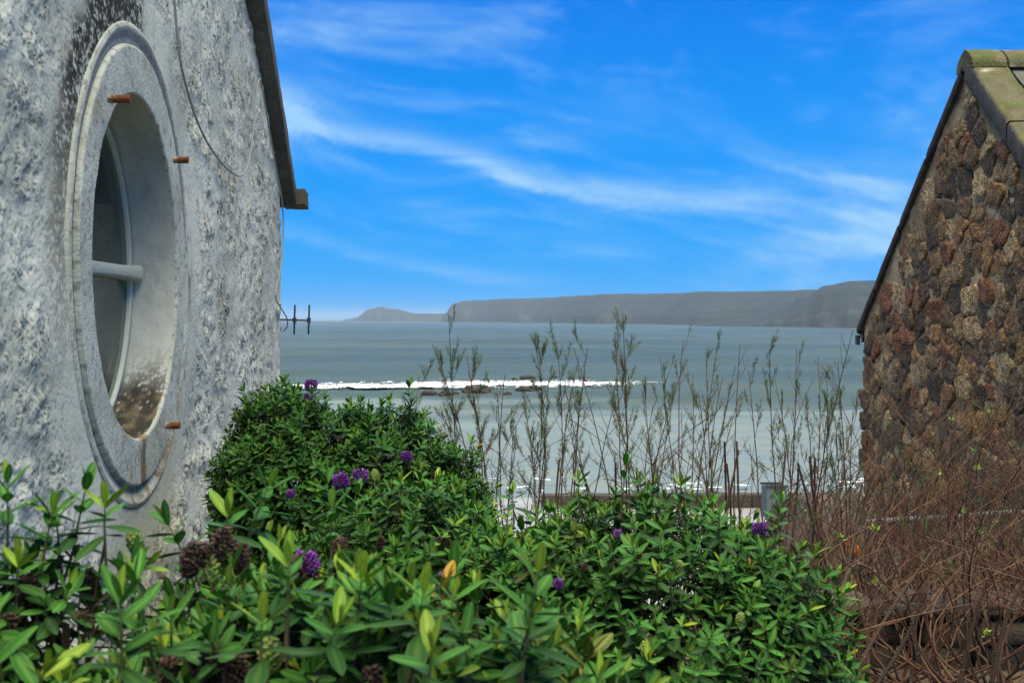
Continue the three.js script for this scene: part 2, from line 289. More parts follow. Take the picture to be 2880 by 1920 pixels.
function wallInfo(D, y) {
  const wx = 0.35 * fbm(D * 3, y * 3, 1.1, 3), wy = 0.35 * fbm(D * 3, y * 3, 6.1, 3), q = vor((D + wx * 0.3) / 0.25, (y + wy * 0.3) / 0.21, 5);
  const near = 1 - sst(0.86, 1.12, ell(D, y, 0.86, 1.13)), open = sst(0.06, 0.22, q[2]);
  const m = sst(0.06, 0.4, q[1] - q[0]) * open * (1 - near);
  const rough = fbm(D * 11, y * 11, q[2] * 9, 4, 0.6), fine = Math.abs(fbm(D * 34, y * 34, 3, 3, 0.6)), pit = sst(0.02, 0.3, fbm(D * 22, y * 22, 7.7, 3));
  const h = 0.028 * fbm(D * 1.3, y * 1.3, 2, 2) + 0.008 * fbm(D * 9, y * 9, 4, 3) * (1 - near) + m * (0.004 + 0.017 * rough + 0.013 * fine - 0.013 * pit);
  return { h: h * (1 - near * 0.7), m, near, pit, id: q[2] };
}
function wallColour(D, y, k) {                          // colour and fine height of the limewashed rubble
  let c = mix3([0.50, 0.51, 0.39], [0.70, 0.705, 0.555], sst(-0.35, 0.35, fbm(D * 2.1, y * 2.1, 9, 3)));
  const g1 = fbm(D * 30, y * 26, 4.2, 3, 0.75), g2 = fbm(D * 6, y * 4, 12, 3), g3 = fbm(D * 70, y * 62, 2.2, 2, 0.8);
  // pits and crumbs of the rough stone faces, grime lodged in them
  const rough = clamp(0.36 + 0.64 * k.m * (0.4 + 0.6 * sst(-0.2, 0.25, g2))) * (1 - 0.55 * k.near);
  const pit = sst(0.04, 0.34, g1 * 0.7 + g3 * 0.8) * rough, crumb = sst(0.05, 0.35, -g1 * 0.6 - g3 * 0.6) * rough;
  c = mix3(c, [0.80, 0.80, 0.66], crumb * 0.7);
  c = mix3(c, [0.125, 0.12, 0.085], pit * 0.8);
  c = mix3(c, [0.20, 0.20, 0.165], sst(0.08, 0.45, g2 + 0.5 * g1) * 0.5 * k.m);
  // rusty ochre runs
  const o = sst(0.26, 0.44, fbm(D * 9, y * 2.0, 20.5, 3)) * sst(-0.2, 0.3, g1);
  c = mix3(c, [0.30, 0.19, 0.08], o * 0.6);
  // brown water stains in long broken runs
  c = mix3(c, [0.21, 0.18, 0.115], sst(0.05, 0.36, fbm(D * 5.5, y * 0.9, 41, 4, 0.6)) * sst(-0.25, 0.25, g1 + g3 * 0.5) * 0.45);
  // black and brown moss growing beside the oval surround, on its near upper side, and below it
  const e = ell(D, y, 0.73, 0.975);
  if (e < 1.3 && e > 0.85) {
    const ang = Math.atan2(y - OC.y, OC.D - D);           // 0 towards the camera, pi/2 up
    const band = sst(0.9, 0.94, e) * (1 - sst(1.06, 1.21, e + 0.08 * fbm(D * 9, y * 9, 3, 3))), moss = sst(-0.30, 0.06, fbm(D * 24, y * 24, 8.8, 4, 0.75) + 0.5 * g3);
    const up = sst(-0.9, 0.1, ang + 0.3 * g2) * (1 - sst(1.60, 1.72, ang + 0.1 * g1));
    c = mix3(c, mix3([0.020, 0.018, 0.010], [0.12, 0.075, 0.026], sst(-0.15, 0.35, fbm(D * 8, y * 8, 17, 3) + 0.35 * (0.6 - ang))), band * moss * up * (0.6 + 0.4 * sst(0.2, 0.8, ang)));
    const far = sst(2.2, 2.5, Math.abs(ang)) * sst(0.92, 0.95, e) * (1 - sst(0.98, 1.08, e)), mf = sst(0.0, 0.25, fbm(D * 18, y * 12, 31, 4, 0.7));
    c = mix3(c, [0.11, 0.08, 0.035], far * mf * 0.75);
  }
  return [c, clamp(0.55 + 0.35 * g3 * rough - 0.55 * pit + 0.25 * crumb)];
}
const WT = { D0: 2.2, DW: 4.9, y0: -0.3, yh: 4.0, W: 1024, H: 836 };
const [T_WALL, B_WALL] = (() => {
  const { W, H } = WT, a = new Uint8Array(W * H * 4), b = new Uint8Array(W * H * 4);
  for (let j = 0; j < H; j++) for (let i = 0; i < W; i++) {
    const D = WT.D0 + (i + 0.5) / W * WT.DW, y = WT.y0 + (j + 0.5) / H * WT.yh, k = (j * W + i) * 4; if (y > wTop(D) + 0.1) continue;
    const [c, h] = wallColour(D, y, wallInfo(D, y)); for (let q = 0; q < 3; q++) { a[k + q] = toS(c[q]); b[k + q] = h * 255; } a[k + 3] = b[k + 3] = 255;
  }
  return [a, b].map((d, n) => { const t = new THREE.DataTexture(d, W, H, THREE.RGBAFormat); t.wrapS = t.wrapT = THREE.RepeatWrapping; t.magFilter = THREE.LinearFilter; t.minFilter = THREE.LinearMipmapLinearFilter; t.generateMipmaps = true; if (!n) t.colorSpace = THREE.SRGBColorSpace; t.needsUpdate = true; return t; });
})();
{
  const house = thing('white_house', null, 'whitewashed rubble stone house gable with a large oval window', 'house');
  const nu = 440, nv = 400;
  const Dof = (u) => u < 0.06 ? mix(WD0, 2.3, u / 0.06) : mix(2.3, WD1, (u - 0.06) / 0.94);
  const wm = std([1, 1, 1], 0.92, { vertexColors: true, map: T_LIME, bumpMap: B_LIME, bumpScale: 0.006 });
  mesh('gable_wall', gridGeom(nu, nv, (u, v) => {
    const D = Dof(u), y = mix(-1.2, wTop(D) - 0.015, v), k = wallInfo(D, y), edge = sst(WD1 - 0.10, WD1, D);
    return { p: [WX + k.h - edge * edge * 0.07, y, -D - edge * 0.02 * fbm(y * 5, 1, 3, 3)], uv: [(D - WT.D0) / WT.DW, (y - WT.y0) / WT.yh] };
  }, (u, v) => { const D = Dof(u), y = mix(-1.2, wTop(D) - 0.015, v); return ell(D, y, 0.688, 0.902) > 1; }), std([1, 1, 1], 0.92, { map: T_WALL, bumpMap: B_WALL, bumpScale: 0.013 }), house);
  // rear wall, turned away to the sea, rough in the same way
  mesh('seaward_wall', gridGeom(90, 130, (u, v) => { const x = mix(WX - 0.055, WX - 6, Math.pow(u, 1.5)), y = mix(-1.2, WEAVE, v), n = fbm(x * 6, y * 6, 2, 4) * 0.03 * sst(0, 0.06, u); return { p: [x, y, -(WD1 + 0.012 + 0.03 * sst(0, 0.03, u) + n + 0.02 * fbm(y * 5, 1, 3, 3))], uv: [x / 1.1, y / 1.1], c: [0.6, 0.6, 0.57] }; }), wm, house);
  // oval surround: swept profile; [offset across, offset up, out of the wall]
  const sweep = (prof, col, n = 420) => gridGeom(n, prof.length - 1, (u, v) => {
    const t = -u * 2 * Math.PI, q = prof[Math.round(v * (prof.length - 1))], w = 0.004 * fbm(Math.cos(t) * 6, Math.sin(t) * 6, q[0] * 20, 3);
    const D = OC.D + (OC.a + q[0]) * Math.cos(t), y = OC.y + (OC.b + q[1]) * Math.sin(t);
    return { p: [WX + q[2] + w * (q[3] ?? 1), y, -D], uv: [u * 3.9 / 0.6, (q[0] * 1.2 + q[2]) / 0.6], c: col(D, y, t, q) };
  });
  const paint = (D, y) => { let c = mix3([0.44, 0.455, 0.36], [0.55, 0.565, 0.46], sst(-0.3, 0.3, fbm(D * 5, y * 5, 3, 3))); c = mix3(c, [0.13, 0.125, 0.09], sst(0.06, 0.34, fbm(D * 42, y * 26, 2, 3, 0.8)) * 0.7); c = mix3(c, [0.26, 0.19, 0.09], sst(0.22, 0.42, fbm(D * 7, y * 4, 22, 3)) * 0.4); return c; };
  const fillet = (pts, k) => { const o = []; pts.forEach((p, i) => { if (i) for (let s = 1; s < k; s++) o.push(p.map((q, j) => mix(pts[i - 1][j], q, s / k))); o.push(p); }); return o; };
  const sm = std([1, 1, 1], 0.9, { vertexColors: true, bumpMap: B_LIME, bumpScale: 0.003 });
  const stainBottom = (c, D, y, t) => { const s = sst(0.62, 0.92, -Math.sin(t)) * sst(-0.12, 0.2, fbm(D * 16, y * 9, 5.1, 4, 0.7) - 0.28 + 0.5 * sst(0.1, 0, Math.abs(D - OC.D - 0.02))); return mix3(c, mix3([0.16, 0.11, 0.06], [0.30, 0.19, 0.06], sst(-0.1, 0.3, fbm(D * 9, y * 9, 4))), clamp(s)); };
  mesh('stone_surround', sweep(fillet([[0.0, 0.0, -0.004], [0.003, 0.003, 0.008], [0.010, 0.010, 0.012], [0.122, 0.172, 0.013], [0.129, 0.180, 0.010], [0.133, 0.186, -0.006]], 7), (D, y, t) => stainBottom(paint(D, y), D, y, t)), sm, house);
  mesh('plaster_collar', sweep(fillet([[0.131, 0.184, -0.008], [0.150, 0.208, -0.006], [0.164, 0.230, 0.004], [0.180, 0.246, 0.009], [0.196, 0.262, 0.004], [0.22, 0.288, -0.035]], 4), (D, y, t, q) => {
    let c = paint(D, y);
    const cement = sst(0.05, 0.25, Math.sin(t)) * (q[0] < 0.170 ? 1 : 0);
    c = mix3(c, mix3([0.20, 0.20, 0.195], [0.29, 0.285, 0.275], sst(-0.3, 0.3, fbm(D * 40, y * 40, 2, 3))), cement * 0.9);
    const yl = sst(0.0, 0.3, fbm(D * 11, y * 11, 15, 4, 0.65)); c = mix3(c, [0.33, 0.30, 0.17], yl * 0.35);
    const low = sst(0.35, 0.75, -Math.sin(t)) * (Math.cos(t) > -0.25 ? 1 : 0) * sst(-0.1, 0.22, fbm(D * 14, y * 10, 7, 4, 0.7));
    return mix3(c, [0.24, 0.16, 0.055], low * 0.8);
  }), sm, house);
  // reveal: deep plastered tunnel, mossy on its sill
  mesh('reveal', gridGeom(320, 60, (u, v) => {
    const t = -u * 2 * Math.PI, x = mix(WX - 0.25, WX + 0.0, v), k = 1 + 0.012 * (1 - v), w = 0.004 * fbm(Math.cos(t) * 7, Math.sin(t) * 7, x * 9, 3);
    const D = OC.D + (OC.a * k + w) * Math.cos(t), y = OC.y + (OC.b * k + w) * Math.sin(t);
    let c = mix3([0.46, 0.485, 0.43], [0.53, 0.555, 0.50], sst(-0.3, 0.3, fbm(t * 4, x * 14, 3, 4)));
    c = mix3(c, [0.3, 0.28, 0.24], sst(0.2, 0.45, fbm(D * 30, y * 30, x * 30, 3)) * 0.4);
    const s = sst(0.42, 0.90, -Math.sin(t) + 0.16 * fbm(D * 5, x * 9, 3, 3)), ms = sst(-0.30, 0.12, fbm(D * 40, y * 40, x * 40, 3, 0.8) + s * 0.45 - 0.2);
    c = mix3(c, mix3([0.030, 0.024, 0.012], [0.15, 0.115, 0.06], sst(-0.1, 0.4, fbm(D * 15, y * 15, x * 15, 3))), clamp(s * ms * 1.2));
    return { p: [x, y, -D], uv: [(t * 0.55) / 0.6, x / 0.6], c };
  }), std([1, 1, 1], 0.8, { vertexColors: true, bumpMap: B_LIME, bumpScale: 0.0015 }), house);
  // the window itself
  const win = mesh('window_frame', (() => {
    const prof = [[-0.004, 0.0], [-0.004, 0.032], [-0.028, 0.032], [-0.032, 0.028], [-0.032, 0.0]];
    return gridGeom(120, prof.length - 1, (u, v) => { const t = -u * 2 * Math.PI, q = prof[Math.round(v * (prof.length - 1))], w = 0.002 * fbm(Math.cos(t) * 9, Math.sin(t) * 9, 3, 2); return { p: [WX - 0.205 + q[1], OC.y + (OC.b + q[0] + w) * Math.sin(t), -(OC.D + (OC.a + q[0] + w) * Math.cos(t))] }; });
  })(), std([0.52, 0.56, 0.47], 0.5), house);
  const glass = phys([0.36, 0.44, 0.41], 0.05, { transmission: 1, thickness: 0, ior: 1.5 });
  for (const s of [1, -1]) {                           // upper and lower light, either side of the transom
    const pts = []; for (let i = 0; i <= 40; i++) { const t = s > 0 ? Math.PI * i / 40 : -Math.PI * i / 40; pts.push(new THREE.Vector2(-(OC.a - 0.03) * Math.cos(t), (OC.b - 0.03) * Math.sin(t) + 0.0)); }
    const g = new THREE.ShapeGeometry(new THREE.Shape(pts)); g.rotateY(Math.PI / 2); g.translate(WX - 0.19, OC.y + s * 0.012, -OC.D);
    mesh('pane', g, glass, win);
  }
  const bar = new MB(); const bp = [];
  const prof = [[-0.034, -0.022], [-0.034, 0.022], [-0.026, 0.026], [0.018, 0.024], [0.026, 0.018], [0.027, 0.0], [0.026, -0.018], [0.020, -0.026], [-0.026, -0.028]];
  const tb = gridGeom(26, prof.length, (u, v) => { const q = prof[Math.round(v * prof.length) % prof.length], D = OC.D + (OC.a - 0.012) * (1 - 2 * u), thick = 1 + 0.35 * Math.pow(Math.abs(2 * u - 1), 6) + 0.06 * fbm(u * 14, v * 3, 1, 2); return { p: [WX - 0.165 + q[0] * thick, OC.y + q[1] * thick, -D] }; });
  mesh('transom', tb, std([0.50, 0.53, 0.43], 0.6, { bumpMap: B_LIME, bumpScale: 0.004 }), win);
  // room behind the glass: pale blind set back from the pane
  mesh('window_blind', (() => { const g = new THREE.CylinderGeometry(1, 1, 0.02, 60); g.rotateZ(Math.PI / 2); g.scale(1, OC.b + 0.02, OC.a + 0.02); g.translate(WX - 0.34, OC.y, -OC.D); return g; })(), std([0.5, 0.6, 0.53], 0.9), house);
  // rusty bolt stubs
  const rust = std([1, 1, 1], 0.95, { vertexColors: true, bumpMap: B_SOIL, bumpScale: 0.002 });
  for (const [vx, vy, len] of [[262, 227, 0.075], [412, 367, 0.06], [394, 977, 0.055]]) {
    const p = atX(vx - 14, vy, WX + 0.04), g = new THREE.CylinderGeometry(0.014, 0.0145, len, 16, 10), q = g.attributes.position, C = [];
    for (let i = 0; i < q.count; i++) { const n = fbm(q.getX(i) * 60, q.getY(i) * 60, q.getZ(i) * 60 + vx, 3); const k = 1 + 0.14 * n; q.setX(i, q.getX(i) * k); q.setZ(i, q.getZ(i) * k); C.push(...mix3([0.20, 0.065, 0.018], [0.46, 0.36, 0.28], sst(0.0, 0.35, n - (q.getY(i)) / len * 0.9 - 0.08))); }
    g.setAttribute('color', new THREE.Float32BufferAttribute(C, 3)); g.computeVertexNormals(); g.rotateZ(-Math.PI / 2); g.translate(p.x + len / 2, p.y, p.z);
    tag(mesh('bolt', g, rust, house), 'rusty bolt stub on the oval surround');
  }
  // verge slab along the rake and its end block
  const vergeM = std([1, 1, 1], 0.95, { vertexColors: true, bumpMap: B_LIME, bumpScale: 0.006, map: T_LIME });
  const vergeCol = (x, y, z, edge) => { const n = fbm(x * 12, y * 12, z * 12, 4, 0.65); return mix3(edge ? [0.115, 0.10, 0.06] : [0.085, 0.088, 0.07], [0.16, 0.16, 0.125], sst(-0.3, 0.4, n)); };
  const sect = [[-0.10, -0.004], [0.075, -0.006], [0.088, 0.002], [0.092, 0.010], [0.094, 0.070], [0.088, 0.082], [-0.10, 0.085]];   // out, above the slope
  for (const s of [1, -1]) {
    const g = gridGeom(90, sect.length, (u, v) => {
      const q = sect[Math.round(v * sect.length) % sect.length], D = s > 0 ? mix(WAPEX_D - 0.0, WD1 + 0.02, u) : mix(WD0 - 0.12, WAPEX_D, u), n = 0.006 * fbm(D * 9, v * 6, 3, 3);
      const y = WEAVE + (s > 0 ? WD1 - D : D - WD0) + q[1] * 1.414 + n;
      return { p: [WX + q[0] + n, y, -D], uv: [D / 0.7, v], c: vergeCol(WX + q[0], y, D, q[0] > 0.08) };
    });
    mesh('verge', g, vergeM, house);
    const slab = gridGeom(10, 1, (u, v) => { const x = mix(WX - 0.06, WX - 7, v), D = s > 0 ? mix(WAPEX_D, WD1 + 0.2, u) : mix(WD0 - 0.2, WAPEX_D, u); return { p: [x, WEAVE + (s > 0 ? WD1 - D : D - WD0) + 0.10, -D], uv: [x, D] }; });
    mesh('roof_slope', slab, std([0.09, 0.09, 0.095], 0.8), house);
  }
  const blk = new THREE.BoxGeometry(0.15, 0.10, 0.13, 6, 5, 6), bq = blk.attributes.position, bC = [];
  for (let i = 0; i < bq.count; i++) { const x = bq.getX(i), y = bq.getY(i), z = bq.getZ(i), n = fbm(x * 14, y * 14, z * 14, 3); bq.setXYZ(i, x * (1 + 0.10 * n), y * (1 + 0.12 * n) + z * 0.18, z * (1 + 0.10 * n)); bC.push(...vergeCol(x, y, z, true)); }
  blk.setAttribute('color', new THREE.Float32BufferAttribute(bC, 3)); blk.computeVertexNormals(); blk.translate(WX + 0.075, WEAVE + 0.035, -(WD1 + 0.07));
  mesh('kneeler_block', blk, vergeM, house);

  // cable: slung across the gable, over a hook under the verge and down the corner
  const onWall = (vx, vy, o = 0.03) => atX(vx, vy, WX + o);
  const cab = new THREE.CatmullRomCurve3([[396, -40], [403, 40], [412, 130], [430, 210], [455, 285], [490, 350], [525, 390], [553, 403], [570, 375], [580, 310], [586, 240], [592, 190], [596, 181]].map(([x, y]) => onWall(x, y, 0.035)), false, 'centripetal');
  const cab2 = new THREE.CatmullRomCurve3([[596, 181, 0.035], [601, 196, 0.04], [612, 262, 0.04], [624, 330, 0.04], [636, 396, 0.04], [646, 450, 0.04], [650, 500, 0.035], [649, 560, 0.035], [645, 610, 0.035], [636, 655, 0.035], [632, 680, 0.035], [640, 700, 0.03], [651, 717, 0.02], [660, 738, -0.01], [658, 752, -0.03], [650, 760, -0.06]].map(([x, y, o]) => onWall(x, y, o)), false, 'centripetal');
  const cm = std([0.30, 0.30, 0.24], 0.6);
  const cable = mesh('cable', mergeGeometries([new THREE.TubeGeometry(cab, 120, 0.0055, 7), new THREE.TubeGeometry(cab2, 120, 0.0045, 7)]), cm);
  tag(cable, 'thin grey-green cable looped across the white gable and down its corner', 'cable');
  // small aerial on the far corner
  const a0 = atD(640, 735, WD1 + 0.3), an = thing('aerial', a0, 'small metal television aerial with two upright rods at the corner of the white house', 'aerial');
  const am = std([0.06, 0.065, 0.07], 0.5, { metalness: 0.3 }), loc = (vx, vy) => atD(vx, vy, WD1 + 0.3).sub(a0);
  const rod = (name, p, q, r) => { const m = new MB(); m.tube([p, p.clone().lerp(q, 0.5), q], () => r, 8, [1, 1, 1]); return mesh(name, m.geom(), am, an); };
  rod('boom', loc(620, 733), loc(712, 735.5), 0.0065);
  for (const vx of [676, 709]) { rod('element', loc(vx + 1, 700), loc(vx - 1, 768), 0.0065); const j = new THREE.BoxGeometry(0.022, 0.035, 0.03); const c = loc(vx, 735.3); j.translate(c.x, c.y, c.z); mesh('clamp', j, am, an); }
}

// ------------------------------------------------------------------ stone cottage (gable wall on x = 4, facing the passage)
const SX = 4.01, SD0 = 6.26, SD1 = 11.1, SAPEX = 8.68, SEAVE = 1.50, SRISE = 0.905;
const sTop = (D) => SEAVE + (SD1 - SAPEX - Math.abs(D - SAPEX)) * SRISE;
const T_GRAIN = tex(768, (u, v) => { const w = pworley(u, v, 42, 40), n = pfbm(u, v, 6, 43, 5), f = pfbm(u, v, 128, 47, 2); const t = clamp(0.42 + (w[2] - 0.5) * 0.8 + (n - 0.5) * 0.7 + (f - 0.5) * 0.4); const sp = w[2] > 0.84 && n > 0.48 ? 0.5 : 0; return mix3(mix3([0.16, 0.14, 0.115], [1, 0.93, 0.82], t), [1, 1, 0.97], sp); });
const B_GRAIN = tex(768, (u, v) => { const w = pworley(u, v, 42, 40), n = pfbm(u, v, 16, 43, 4); return clamp(0.85 - w[0] * 0.75 + (n - 0.5) * 0.7); }, false);
const T_SAND = tex(512, (u, v) => { const n = pfbm(u, v, 8, 63, 5), f = pfbm(u, v, 100, 67, 2); return mix3([0.42, 0.38, 0.33], [1, 0.96, 0.9], clamp(n * 0.9 + (f - 0.5) * 0.7 + 0.1)); });
const stoneTones = [[0.165, 0.120, 0.080], [0.125, 0.098, 0.072], [0.20, 0.165, 0.12], [0.155, 0.088, 0.058], [0.09, 0.08, 0.068], [0.21, 0.15, 0.09], [0.28, 0.25, 0.20], [0.07, 0.058, 0.05]];
const stoneMats = stoneTones.map((c) => std([c[0] * 2.6, c[1] * 2.05, c[2] * 1.2], 0.92, { map: T_GRAIN, bumpMap: B_GRAIN, bumpScale: 0.007 }));
function clipPoly(poly, nx, ny, c) { const o = []; for (let i = 0; i < poly.length; i++) { const a = poly[i], b = poly[(i + 1) % poly.length], da = a[0] * nx + a[1] * ny - c, db = b[0] * nx + b[1] * ny - c; if (da <= 0) o.push(a); if ((da < 0 && db > 0) || (da > 0 && db < 0)) { const t = da / (da - db); o.push([mix(a[0], b[0], t), mix(a[1], b[1], t)]); } } return o; }
function stoneGeom(poly, seed, depth, gap) {          // poly in metres about its own middle; domed, lumpy face along +z
  let cx = 0, cy = 0; for (const p of poly) { cx += p[0] / poly.length; cy += p[1] / poly.length; }
  const N = 22, R = []; const r = rng(seed);
  for (let k = 0; k < N; k++) {                       // ray from the middle to the outline, corners softened
    const a = k / N * 2 * Math.PI, dx = Math.cos(a), dy = Math.sin(a); let best = 9;
    for (let i = 0; i < poly.length; i++) { const [x0, y0] = poly[i], [x1, y1] = poly[(i + 1) % poly.length], ex = x1 - x0, ey = y1 - y0, det = dx * -ey + dy * ex; if (Math.abs(det) < 1e-9) continue; const t = ((x0 - cx) * -ey + (y0 - cy) * ex) / det, s = (dx * (y0 - cy) - dy * (x0 - cx)) / det; if (t > 0 && s >= -0.001 && s <= 1.001) best = Math.min(best, t); }
    R.push(Math.max(0.012, best - gap));
  }
  const S = R.map((q, k) => (q * 8 + R[(k + 1) % N] + R[(k + N - 1) % N]) / 10 * (1 + 0.13 * (r() - 0.5)));
  const rings = [[1.03, -0.5], [1.0, 0.55], [0.95, 0.93], [0.6, 1.0]], P = [], UV = [], I = [], tilt = [(r() - 0.5) * 0.25, (r() - 0.5) * 0.25], ou = r() * 5, ov = r() * 5;
  const put = (x, y, z) => { const n = fbm(x * 13 + seed, y * 13, 2.2, 3) * 0.030 * clamp(z / depth); P.push(x + cx, y + cy, z + n + (x * tilt[0] + y * tilt[1]) * clamp(z / depth)); UV.push(ou + x / 0.62, ov + y / 0.62); };
  for (const [k, z] of rings) for (let i = 0; i < N; i++) { const a = i / N * 2 * Math.PI; put(Math.cos(a) * S[i] * k, Math.sin(a) * S[i] * k, z * depth); }
  put(0, 0, depth * 1.02);
  for (let g = 0; g < rings.length - 1; g++) for (let i = 0; i < N; i++) { const a = g * N + i, b = g * N + (i + 1) % N; I.push(a, b, a + N, b, b + N, a + N); }
  const c = rings.length * N, l = (rings.length - 1) * N; for (let i = 0; i < N; i++) I.push(l + i, l + (i + 1) % N, c);
  const G = new THREE.BufferGeometry(); G.setAttribute('position', new THREE.Float32BufferAttribute(P, 3)); G.setAttribute('uv', new THREE.Float32BufferAttribute(UV, 2)); G.setIndex(I); G.computeVertexNormals(); return G;
}
{
  const cot = thing('stone_cottage', null, 'brown rubble stone cottage gable with mossy coping and pale mortar', 'house');
  const mortar = std([1, 1, 1], 0.97, { vertexColors: true, map: T_SAND, bumpMap: B_LIME, bumpScale: 0.01 });
  // mortar bed: u runs towards the camera so that the face looks at -x
  mesh('mortar_bed', gridGeom(260, 240, (u, v) => {
    const D = mix(SD1, SD0, u), y = mix(-1.4, sTop(D) + 0.02, v), n = fbm(D * 4, y * 4, 3, 4), f = fbm(D * 16, y * 16, 3, 3), edge = sst(SD1 - 0.12, SD1, D);
    let c = mix3([0.30, 0.205, 0.095], [0.68, 0.50, 0.26], sst(-0.35, 0.35, fbm(D * 2.2, y * 2.2, 8, 4)));
    c = mix3(c, [0.085, 0.072, 0.05], sst(0.05, 0.45, fbm(D * 3, y * 1.6, 14, 4, 0.6)) * 0.7);
    c = mix3(c, [0.64, 0.53, 0.35], sst(0.22, 0.4, fbm(D * 6, y * 3, 24, 3)) * 0.6);
    return { p: [SX - 0.02 * n - 0.014 * f + edge * 0.05, y, -D], uv: [D / 0.9, y / 0.9], c };
  }), mortar, cot);
  mesh('seaward_wall', gridGeom(40, 60, (u, v) => { const x = mix(SX + 6, SX + 0.04, u), y = mix(-1.4, SEAVE, v), n = fbm(x * 4, y * 4, 5, 4) * 0.04; return { p: [x, y, -(SD1 + n)], uv: [x / 0.9, y / 0.9], c: [0.2, 0.16, 0.11] }; }), mortar, cot);
  // stones: Voronoi cells of a jittered, staggered grid, each its own mesh
  const r = rng(4211), seeds = []; const ROW = 0.225;
  for (let j = 0, y = -0.75; y < 3.75; j++, y += ROW * (0.85 + 0.3 * hash2(j, 3, 1))) { let D = SD0 - 0.1 + r() * 0.2; while (D < SD1 + 0.1) { const w = 0.13 + 0.34 * r() * r(); seeds.push([D + w / 2, y + (r() - 0.5) * 0.24]); D += w; } }
  const stones = [];
  for (const s of seeds) {
    if (s[1] > sTop(s[0]) - 0.17 || s[0] < SD0 + 0.06 || s[0] > SD1 - 0.03) continue;
    let poly = [[s[0] - 0.32, s[1] - 0.25], [s[0] + 0.32, s[1] - 0.25], [s[0] + 0.32, s[1] + 0.25], [s[0] - 0.32, s[1] + 0.25]];
    for (const q of seeds) { if (q === s) continue; const dx = q[0] - s[0], dy = (q[1] - s[1]); if (dx * dx + dy * dy > 0.5) continue; poly = clipPoly(poly, dx, dy, (dx * (q[0] + s[0]) + dy * (q[1] + s[1])) / 2); }
    poly = clipPoly(poly, 1, 0, SD1 + 0.015); poly = clipPoly(poly, -1, 0, -SD0);
    for (const sg of [1, -1]) { const nx = sg * SRISE, L = Math.hypot(nx, 1); poly = clipPoly(poly, nx / L, 1 / L, (nx * SAPEX + sTop(SAPEX) - 0.13) / L); }
    if (poly.length < 3) continue;
    stones.push({ s, poly });
  }
  const score = (o) => { const v = toV(V3(SX, o.s[1], -o.s[0])); return (v[0] < 2380 ? 0 : 1000) + o.s[0] * 0.1; };
  stones.sort((a, b) => score(a) - score(b));
  const rest = [];
  stones.forEach((o, i) => {
    const size = r(), gap = 0.004 + 0.020 * r() * r(), loc = o.poly.map(([D, y]) => [(o.s[0] - D) * -1, y - o.s[1]]);
    // local x = D (away from camera), y up, z out of the wall (-x world)
    const g = stoneGeom(loc, 100 + i, 0.012 + 0.022 * size, gap);
    g.applyMatrix4(new THREE.Matrix4().makeBasis(V3(0, 0, -1), V3(0, 1, 0), V3(-1, 0, 0))); // x->-z, z->-x
    g.index.array.reverse(); g.computeVertexNormals();
    const mi = Math.floor(hash2(i, 7, 3) * stoneMats.length);
    if (i < 300) { const m = mesh('stone', g, stoneMats[mi], cot); m.position.set(SX + 0.006, o.s[1], -o.s[0]); }
    else { g.translate(SX + 0.006, o.s[1], -o.s[0]); rest.push(g); }
  });
  if (rest.length) { const m = mesh('stones', mergeGeometries(rest), stoneMats[1], cot); m.userData.kind = 'stuff'; }
  // coping: cemented verge slabs with moss on top, dark cement fillet on the gable side
  const copM = std([1, 1, 1], 0.95, { vertexColors: true, map: T_SAND, bumpMap: B_GRAIN, bumpScale: 0.006 });
  const copCol = (x, y, z, top) => { const n = fbm(x * 5, y * 5, z * 5, 4, 0.6), f = fbm(x * 24, y * 24, z * 24, 3, 0.7); let c = mix3([0.06, 0.058, 0.048], [0.115, 0.108, 0.088], sst(-0.3, 0.3, f)); if (top) { c = mix3([0.15, 0.135, 0.075], [0.105, 0.13, 0.03], sst(-0.18, 0.2, n)); c = mix3(c, [0.22, 0.16, 0.045], sst(0.1, 0.4, fbm(x * 7, y * 7, z * 7 + 9, 3)) * 0.7); c = mix3(c, [0.5, 0.49, 0.44], sst(0.30, 0.42, f) * 0.8); } return c; };
  const block = (s, a, b, x0, x1, lo, hi) => {        // a..b along the slope measured from the apex, s = +1 seaward, -1 camera side
    const n = 22, ring = [[x0, lo], [x0 - 0.012, lo + 0.03], [x0 - 0.01, hi - 0.03], [x0 + 0.018, hi], [x0 + 0.09, hi + 0.004], [x0 + 0.18, hi + 0.004], [x1 - 0.015, hi], [x1, hi - 0.02], [x1, lo]];
    const body = gridGeom(n, ring.length, (u, v) => {
      const q = ring[Math.round(v * ring.length) % ring.length], e = Math.min(u, 1 - u), soft = 0.02 * (1 - sst(0, 0.05, e)), D0 = mix(a, b, u), D = SAPEX + s * D0;
      const w = 0.012 * fbm(D * 7, q[0] * 9, q[1] * 9, 3), y = sTop(SAPEX) - D0 * SRISE + (q[1] > (lo + hi) / 2 ? q[1] - soft : q[1]) + w;
      return { p: [q[0] + w, y, -D], uv: [D / 0.5, (q[0] + q[1]) / 0.5], c: copCol(q[0], y, D, q[1] > hi - 0.04 && q[0] > x0 - 0.002) };
    });
    if (s > 0) { body.index.array.reverse(); body.computeVertexNormals(); }
    return body;
  };
  const runs = [[0.03, 0.72], [0.735, 1.32], [1.335, 1.95], [1.965, 2.43]];
  for (const s of [-1, 1]) for (const [a, b] of runs) mesh('coping_stone', block(s, a, b, SX - 0.035, SX + 0.27, s > 0 ? -0.05 : -0.13, s > 0 ? 0.05 : 0.075), copM, cot);
